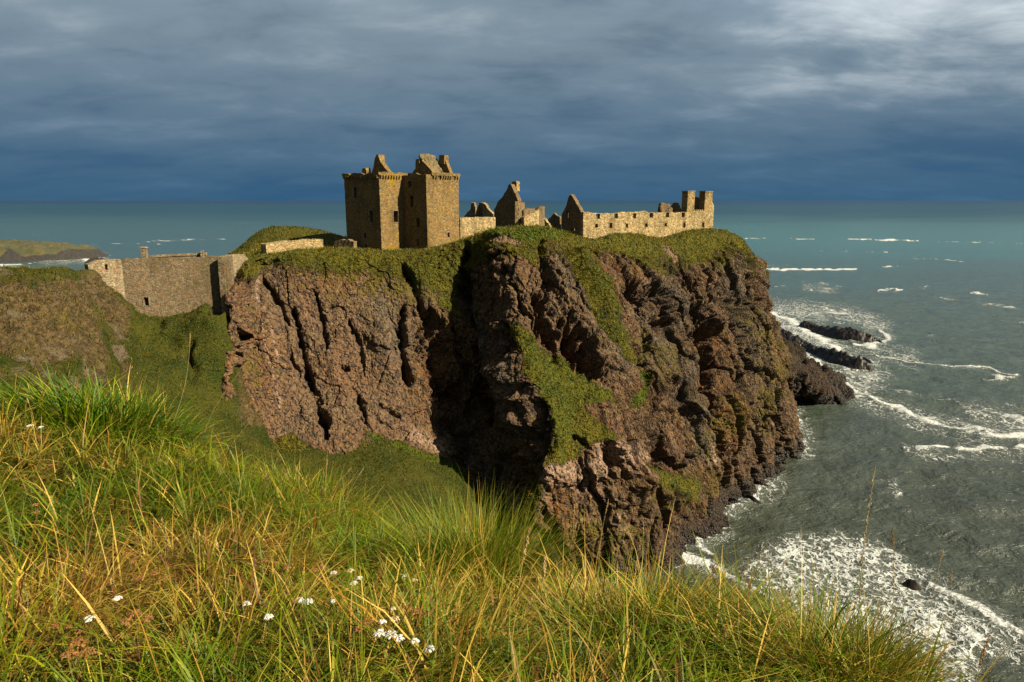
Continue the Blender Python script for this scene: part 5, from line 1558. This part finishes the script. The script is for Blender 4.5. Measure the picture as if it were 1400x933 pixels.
tussock('flattened straw tussock with arching leaves at the bottom edge', 345, 915, 520, 0.30, 0.42, [STRAW, LIME, OLIVE, TAN], [2.5, 2, 2, 1], (0.35, -0.1), 0.9, 0.0050, 709, 0, bend=1.6)
tussock('pale straw clump at the bottom centre', 650, 915, 900, 0.36, 0.26, [STRAW, TAN, LIME], [3, 2, 1], (0.2, -0.1), 0.8, 0.0038, 710, 10, bend=1.7, stalkL=0.36)
tussock('fine pale green sweep of flowing grass in the middle of the left slope', 285, 690, 1500, 0.75, 0.52, [LIME, LIME * 1.1, GREEN, OLIVE], [4, 2, 3, 1], (0.75, -0.35), 0.35, 0.0048, 711, 0, bend=1.0)
tussock('soft bright green hollow of grass beside the fountain tussock', 545, 790, 1500, 0.50, 0.33, [GREEN * 1.15, GREEN, LIME], [4, 3, 1.2], (0.15, -0.2), 0.5, 0.0040, 712, 0, bend=0.9)

# ---------------------------------------------------------------- single grass stalks with seed heads
def tube(pts, r0, r1, sides=5):
    pts = np.array(pts); n = len(pts)
    t = np.gradient(pts, axis=0); t /= np.linalg.norm(t, axis=1, keepdims=True)
    a = np.cross(t, np.array([0.3, 1.0, 0.2])); a /= np.linalg.norm(a, axis=1, keepdims=True); b = np.cross(t, a)
    V = []
    for k in range(n):
        r = r0 + (r1 - r0) * k / (n - 1)
        for s_ in range(sides):
            q = 2 * math.pi * s_ / sides
            V.append(pts[k] + (a[k] * math.cos(q) + b[k] * math.sin(q)) * r)
    Fc = []
    for k in range(n - 1):
        for s_ in range(sides):
            s2 = (s_ + 1) % sides
            Fc.append([k * sides + s_, k * sides + s2, k * sides + sides + s2, k * sides + sides + s_])
    return np.array(V), np.array(Fc)

M_STALK = plain_material('dry_stalk', (0.33, 0.235, 0.09), (0.42, 0.31, 0.13), 30)
M_SEED = plain_material('seed_head', (0.36, 0.235, 0.085), (0.47, 0.33, 0.15), 60)
M_SEEDBR = plain_material('brown_seed_head', (0.20, 0.105, 0.035), (0.30, 0.175, 0.06), 60)

def spikelets(pts, r, n, rng):
    """overlapping pointed grains up the axis"""
    pts = np.array(pts); m = len(pts)
    V = []; Fc = []
    for k in range(n):
        f = (k + 0.5) / n; i = min(m - 2, int(f * (m - 1))); u = f * (m - 1) - i
        p = pts[i] * (1 - u) + pts[i + 1] * u
        ax = pts[i + 1] - pts[i]; ax /= np.linalg.norm(ax)
        q = k * 2.4 + rng.random()
        s1 = np.cross(ax, [0.2, 0.9, 0.3]); s1 /= np.linalg.norm(s1); s2 = np.cross(ax, s1)
        od = s1 * math.cos(q) + s2 * math.sin(q)
        rr = r * (0.55 + 0.6 * math.sin(math.pi * min(1, f * 0.9 + 0.12))) * (0.8 + 0.4 * rng.random())
        b0 = p; tip = p + ax * rr * 4.2 + od * rr * 1.1
        mid = p + ax * rr * 1.8 + od * rr * 0.9
        sd = np.cross(ax, od) * rr * 0.6
        o = len(V)
        V += [b0, mid + sd, mid - sd, mid + od * rr * 0.6, tip]
        Fc += [[o, o + 1, o + 3], [o, o + 3, o + 2], [o, o + 2, o + 1], [o + 4, o + 3, o + 1], [o + 4, o + 2, o + 3], [o + 4, o + 1, o + 2]]
    return np.array(V), np.array(Fc)

def stalk(label, base, tip, dist, head=0.12, thick=1.0, seed=0, brown=False, bow=0.03):
    """base and tip are photo pixels; the stalk stands on the hillside at about dist metres"""
    rng = np.random.default_rng(seed)
    a, dy, dz = ray(*base)
    g = hit_near(*base)
    if dist is not None:
        k = dist / dy; g = np.array([a * k, dist, 0.0]); g[2] = near_z(np.array([g[0]]), np.array([g[1]]))[0]
    e = at(tip[0], tip[1], g[1] + 0.02)
    L = np.linalg.norm(e - g)
    m = 12; pts = []
    for k in range(m):
        t = k / (m - 1)
        p = g * (1 - t) + e * t + np.array([1, 0.3, 0]) * bow * L * math.sin(t * math.pi) * (1 if seed % 2 else -1)
        pts.append(p)
    pts = np.array(pts)
    root = empty('grass_stalk', tuple(g)); tag(root, label, 'grass stalk', 'dry stalks over the near hillside')
    V, Fc = tube(pts, 0.0016 * thick, 0.0008 * thick)
    mesh_obj('stem', np_mesh('stem', V - g, Fc, True), M_STALK, root)
    if head > 0:
        hp = catmull(pts, np.linspace((1 - head) * (m - 1), m - 1, 12))
        V, Fc = spikelets(hp, 0.0030 * thick, 34, rng)
        mesh_obj('seed_head', np_mesh('seed_head', V - g, Fc, False), M_SEEDBR if brown else M_SEED, root)

ST = [
    ('tallest dry stalk, its long seed head rising against the sea', (1176, 905), (1197, 637), 2.75, 0.48, 1.35, False),
    ('dry stalk with a short nodding head right of the tallest one', (1205, 915), (1220, 724), 2.75, 0.14, 1.3, True),
    ('thin bare stalk right of the nodding head', (1282, 940), (1290, 750), 2.6, 0.10, 0.8, False),
    ('short thin stalk beside the bare one', (1290, 940), (1301, 778), 2.6, 0.10, 0.7, False),
    ('leaning thin stalk with a fluffy brown head at far right', (1335, 940), (1352, 870), 2.5, 0.30, 1.5, True),
    ('straight stalk left of the tallest one over the foam', (1115, 905), (1114, 770), 2.9, 0.12, 0.8, False),
    ('stalk with a thin head against the white foam, third left of the tallest', (1070, 890), (1072, 766), 3.0, 0.15, 0.8, False),
    ('slender stalk above the breaking wave at the cliff foot', (985, 880), (978, 778), 3.3, 0.12, 0.9, False),
    ('stalk curving right in front of the wet shore', (905, 860), (903, 755), 3.7, 0.10, 0.9, False),
    ('tall stalk in front of the lower buttress, right one of a pair', (865, 850), (880, 715), 3.8, 0.14, 0.9, False),
    ('tall stalk in front of the lower buttress, left one of a pair', (822, 840), (832, 683), 4.0, 0.12, 0.9, False),
    ('long leaning stalk crossing the pale rocks of the buttress', (752, 815), (785, 690), 4.3, 0.10, 1.0, False),
    ('thick pale seed head right of the fountain tussock', (706, 905), (724, 724), 3.2, 0.32, 1.9, False),
    ('second thick pale seed head, lower, right of the fountain tussock', (722, 900), (745, 760), 3.0, 0.36, 1.9, False),
    ('pale seed head low among the straw right of the white flowers', (716, 915), (729, 812), 2.8, 0.42, 1.6, False),
    ('thin stalk leaning right in front of the dark gorge', (590, 790), (602, 680), 5.2, 0.15, 1.1, False),
    ('tall thin stalk rising in front of the green gorge floor', (462, 760), (497, 640), 5.8, 0.12, 1.2, False),
    ('second thin stalk in front of the green gorge floor, left of the tall one', (428, 745), (447, 628), 6.0, 0.12, 1.2, False),
    ('long thin stalk leaning right in front of the castle cliff foot', (300, 640), (342, 576), 8.5, 0.0, 1.4, False),
    ('long pale stalk leaning against the gorge slope', (222, 560), (260, 456), 9.0, 0.10, 1.6, False),
    ('stalk bending right across the dark cleft at the cliff foot', (268, 575), (328, 508), 9.0, 0.0, 1.4, False),
    ('thin stalk standing left in front of the rocky mound', (52, 610), (37, 545), 7.0, 0.15, 1.2, False),
    ('upright pale stalk in the middle of the left slope', (385, 720), (396, 640), 6.6, 0.2, 1.2, False),
    ('pale stalk in the flowing grass of the left slope', (200, 700), (224, 600), 6.0, 0.2, 1.1, False),
    ('tall stalk at the left edge of the yellowish tussock', (438, 700), (480, 640), 7.4, 0.1, 1.2, False),
    ('bent pale stalk standing over the straw heap', (310, 880), (295, 740), 2.9, 0.1, 1.1, False),
    ('long stalk leaning across the bottom left corner', (5, 905), (60, 770), 2.9, 0.1, 1.1, False),
    ('stalk leaning left at the left edge of the picture', (30, 860), (15, 760), 3.3, 0.15, 1.1, False),
]
for k, (lab, b_, t_, dd, hd, th, br) in enumerate(ST): stalk(lab, b_, t_, dd, hd, th, 800 + k, br, 0.03 + 0.02 * ((k * 7) % 3))

# ---------------------------------------------------------------- yarrow: white heads, and last year's brown ones
def petal_material():
    m, t, b = material('white_florets')
    tc = t('ShaderNodeTexCoord'); n = t.noise(tc.outputs['Object'], 260.0, 2.0, 0.5)
    t.l.new(t.mix(t.rng(n, 0.45, 0.7), (0.37, 0.36, 0.33), (0.22, 0.19, 0.13)), b.inputs['Base Color'])
    b.inputs['Roughness'].default_value = 0.7
    return m
M_PETAL = petal_material()
M_DEAD = plain_material('dead_florets', (0.095, 0.036, 0.010), (0.26, 0.120, 0.032), 90)
M_FADED = plain_material('fading_florets', (0.40, 0.27, 0.13), (0.62, 0.50, 0.33), 120)
M_STEM = plain_material('green_stem', (0.05, 0.07, 0.018), (0.10, 0.09, 0.03), 40)
M_DRYSTEM = plain_material('dry_brown_stem', (0.085, 0.045, 0.018), (0.16, 0.09, 0.035), 40)

def floret_cluster(c, rad, n, rng, size=0.0055):
    V = []; Fc = []
    for k in range(n):
        q = math.sqrt((k + 0.5) / n) * rad; a = k * 2.39996 + rng.normal() * 0.25
        p = c + np.array([q * math.cos(a), q * math.sin(a), 0.22 * rad - 0.35 * q * q / rad + rng.normal() * 0.0012])
        tilt = np.array([math.cos(a), math.sin(a), 0]) * (q / rad) * 0.5 + rng.normal(0, 0.22, 3)
        up = np.array([0, 0, 1.0]) + tilt; up /= np.linalg.norm(up)
        s1 = np.cross(up, [0.31, 0.77, 0.1]); s1 /= np.linalg.norm(s1); s2 = np.cross(up, s1)
        o = len(V); sz = size * (0.75 + 0.5 * rng.random())
        V.append(p + up * sz * 0.45)
        ns = 5
        for j in range(ns * 2):
            g = 2 * math.pi * j / (ns * 2) + k
            rr = sz * (1.0 if j % 2 == 0 else 0.62)
            V.append(p + (s1 * math.cos(g) + s2 * math.sin(g)) * rr)
        V.append(p - up * sz * 0.8)
        for j in range(ns * 2):
            Fc.append([o, o + 1 + j, o + 1 + (j + 1) % (ns * 2)]); Fc.append([o + ns * 2 + 1, o + 1 + (j + 1) % (ns * 2), o + 1 + j])
    return np.array(V), np.array(Fc)

def yarrow(label, heads, kind='white', hgt=0.22, seed=0, rad=0.024, group='yarrow in flower on the near slope'):
    """heads: photo pixels (px, py[, size]); the plant stands on the hillside"""
    rng = np.random.default_rng(seed)
    pos = [hit_near(h[0], h[1], hgt * (0.92 + 0.12 * rng.random())) for h in heads]
    c = np.mean(pos, axis=0)
    bx, by = c[0] - 0.02, c[1] + 0.015
    base = np.array([bx, by, near_z(np.array([bx]), np.array([by]))[0]])
    root = empty('yarrow_plant', tuple(base)); tag(root, label, 'flower', group)
    dead = kind != 'white'
    fork = base * 0.45 + c * 0.55 - np.array([0, 0, 0.01])
    V, Fc = tube([base, base * 0.66 + fork * 0.34 + np.array([.004, 0, 0]), fork * 0.7 + base * 0.3, fork], 0.0024, 0.0018)
    st = mesh_obj('stem', np_mesh('stem', V - base, Fc, True), M_DRYSTEM if dead else M_STEM, root)
    # feathery leaves up the stem
    m = 26; q = rng.random(m); P = base[None] * (1 - q[:, None]) + fork[None] * q[:, None]
    cc = np.tile(BROWN * 1.1 if dead else OLIVE, (m, 1))
    lf = blades(P, rng.uniform(0.03, 0.07, m), np.full(m, 0.004), rng.uniform(0, 6.28, m), rng.uniform(0.7, 1.2, m), rng.uniform(0.2, 0.8, m), cc * 0.8, cc, 3, None, origin=base)
    mesh_obj('leaves', np_mesh('leaves', lf[0], lf[1], True, cols={'tint': lf[2]}), M_BLADE, root)
    for k, (h, p) in enumerate(zip(heads, pos)):
        sc = h[2] if len(h) > 2 else 1.0
        V, Fc = tube([fork, fork * 0.5 + p * 0.5 + np.array([0, 0, -0.006]), p - np.array([0, 0, 0.004])], 0.0016, 0.0011, 4)
        mesh_obj('branch', np_mesh('branch', V - base, Fc, True), M_DRYSTEM if dead else M_STEM, root)
        hk = h[3] if len(h) > 3 else kind
        V, Fc = floret_cluster(p, rad * sc * 0.85, int(30 * sc), rng, 0.0058 if hk == 'white' else 0.0050)
        mesh_obj('flower_head', np_mesh('flower_head', V - base, Fc, False), {'white': M_PETAL, 'dead': M_DEAD, 'faded': M_FADED}[hk], root)

yarrow('yarrow with four white heads close together, upper one of the white flowers', [(456, 783, .75), (479, 780, 1.0, 'faded'), (491, 790, .8), (484, 797, .8)], seed=901, hgt=0.24)
yarrow('yarrow with the broadest single white head, left of the flower patch', [(409, 820, .9), (421, 822, .9)], seed=902)
yarrow('small single white yarrow head just right of the broadest one', [(455, 822, .65)], seed=903, rad=0.018)
yarrow('yarrow with one white and one faded brown head', [(552, 787, .75), (566, 793, .95, 'faded')], seed=904)
yarrow('yarrow with a row of white heads lowest in the flower patch', [(519, 865, .9), (534, 867, 1.0), (546, 872, .8)], seed=905)
yarrow('yarrow with two small faded heads above the white row', [(537, 833, .7, 'faded'), (540, 846, .85, 'faded'), (523, 850, .6)], seed=906)
yarrow('yarrow with small white heads at the right of the white row', [(567, 876, .75), (588, 887, .9)], seed=907, rad=0.02)
yarrow('white yarrow head alone above the straw heap at left', [(160, 818, .85)], seed=908)
yarrow('white yarrow head low at the far left of the foreground', [(122, 845, .8)], seed=909)
yarrow('small white yarrow head at the right of the straw heap', [(338, 825, .75)], seed=910)
yarrow('flat white yarrow head between the straw heap and the flower patch', [(367, 843, .75)], seed=911)
yarrow('pair of small white yarrow heads near the left edge up the slope', [(41, 582, .8), (56, 584, .7)], seed=912, hgt=0.45, rad=0.04)
DD = [('dead brown yarrow left of the row of white heads', [(497, 853, 1.0), (508, 848, .8), (490, 860, .8)]), ('dark red-brown dead yarrow right of the two faded heads', [(556, 832, .9), (570, 836, .9), (584, 838, .8)]),
      ('dead brown yarrow left of the four white heads', [(440, 776, .9), (430, 780, .8)]), ('dead brown yarrow beside the lowest left white head', [(96, 858, 1.0), (110, 862, .9), (75, 855, .8)]),
      ('tall rusty dead yarrow in the bottom left corner', [(105, 880, 1.3), (118, 892, 1.2), (95, 895, 1.1)]), ('dead brown yarrow right of the single white head', [(185, 838, 1.0), (200, 846, .9), (172, 850, .9)]),
      ('dead brown yarrow in the straw heap', [(190, 790, 1.0), (210, 784, .8), (225, 790, .9)]), ('dead brown yarrow at the top of the straw heap', [(378, 770, .9), (362, 766, .8), (392, 776, .8)]),
      ('dead brown yarrow on the green slope left of centre', [(176, 757, .8), (184, 765, .7)]), ('dead brown yarrow high on the left slope', [(70, 636, 1.2), (58, 640, 1.0)]),
      ('rusty dead yarrow in front of the flowing grass', [(32, 650, 1.1), (22, 655, .9)]), ('dead brown yarrow low among the left straw', [(48, 690, .9), (50, 700, .8)])]
for k, (lab, hs) in enumerate(DD): yarrow(lab, hs, 'dead', 0.20 + 0.04 * (k % 3), 950 + k, 0.026, 'dead yarrow on the near slope')

# ---------------------------------------------------------------- turf on the castle rock and in the gorge
def far_turf(name, label, P, N, gmask, lush, n, Lr, wr, seed, ylim=(55, 205), lushc=np.array([0.078, 0.120, 0.010])):
    rng = np.random.default_rng(seed)
    shp = P.shape[:2]
    P = P.reshape(-1, 3); N = N.reshape(-1, 3); g = gmask.ravel(); lu = lush.ravel()
    px, py = proj(P)
    ok = (g > 0.50) & (N[:, 2] > 0.12) & (P[:, 1] > ylim[0]) & (P[:, 1] < ylim[1]) & (px > -80) & (px < 1200) & ((N * (P - np.array([0, 0, ZC]))).sum(1) < 6.0)
    nu_, nv_ = shp
    ii = np.arange(nu_ * nv_).reshape(nu_, nv_)
    ok = ok.reshape(nu_, nv_) & (ii[:, :1] < (nu_ - 1) * nv_) & (np.arange(nv_)[None] < nv_ - 1)
    idx = np.where(ok.ravel())[0]
    e1 = P[idx + nv_] - P[idx]; e2 = P[idx + 1] - P[idx]
    area = np.linalg.norm(np.cross(e1, e2), axis=1) ** 0.85 + 1e-6
    sel = rng.choice(len(idx), n, p=area / area.sum())
    R0 = P[idx[sel]] + e1[sel] * rng.random((n, 1)) + e2[sel] * rng.random((n, 1))
    idx = idx[sel]
    m = len(idx)
    pn = fbm(R0[:, 0] * 0.16, R0[:, 1] * 0.16, R0[:, 2] * 0.16, 3, seed); pf = rng.random(m)
    gg = np.clip(0.5 + 0.8 * pn, 0, 1)[:, None]
    c1 = (np.array([0.046, 0.066, 0.007]) * (1 - gg) + np.array([0.115, 0.108, 0.013]) * gg)
    c1 = np.where((pf < 0.30 + 0.45 * pn)[:, None], np.array([0.22, 0.160, 0.036]), c1)
    c1 = np.where((pf > 0.90)[:, None], np.array([0.10, 0.055, 0.02]), c1)
    c1 = c1 * (1 - 0.7 * lu[idx][:, None]) + lushc * 0.7 * lu[idx][:, None]
    c1 = c1 * (1 + 0.25 * rng.standard_normal((m, 1))).clip(0.4, 1.7)
    n_ = N[idx]
    az = np.arctan2(n_[:, 1], n_[:, 0]) + rng.normal(0, 0.9, m)
    L = rng.uniform(*Lr, m) * (1 + 0.4 * pn) * np.where(rng.random(m) < 0.12, 1.6, 1.0); w = rng.uniform(*wr, m)
    R0[:, 2] -= 0.04
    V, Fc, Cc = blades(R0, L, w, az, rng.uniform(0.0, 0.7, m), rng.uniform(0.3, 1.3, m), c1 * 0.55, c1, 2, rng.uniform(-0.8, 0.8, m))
    o = mesh_obj(name, np_mesh(name, V, Fc, True, cols={'tint': Cc}), M_BLADE)
    tag(o, label, 'grass', kind='stuff')
far_turf('clifftop_grass', 'rough green turf on the castle rock', HEAD['P'], HEAD['N'], HEAD['grass'], HEAD['lush'], 90000, (0.22, 0.60), (0.06, 0.14), 1001)
far_turf('gorge_grass', 'rough grass on the gorge sides and the left mound', GRD['P'], GRD['N'], np.maximum(GRD['grass'], 0.52 * (GRD['rock'] > 0.3)), np.where((GRD['turf'] > 0.5) & (GRD['P'][..., 0] > -62), 0.65, 0.0), 80000, (0.20, 0.60), (0.06, 0.14), 1003, (22, 120), np.array([0.034, 0.058, 0.006]))
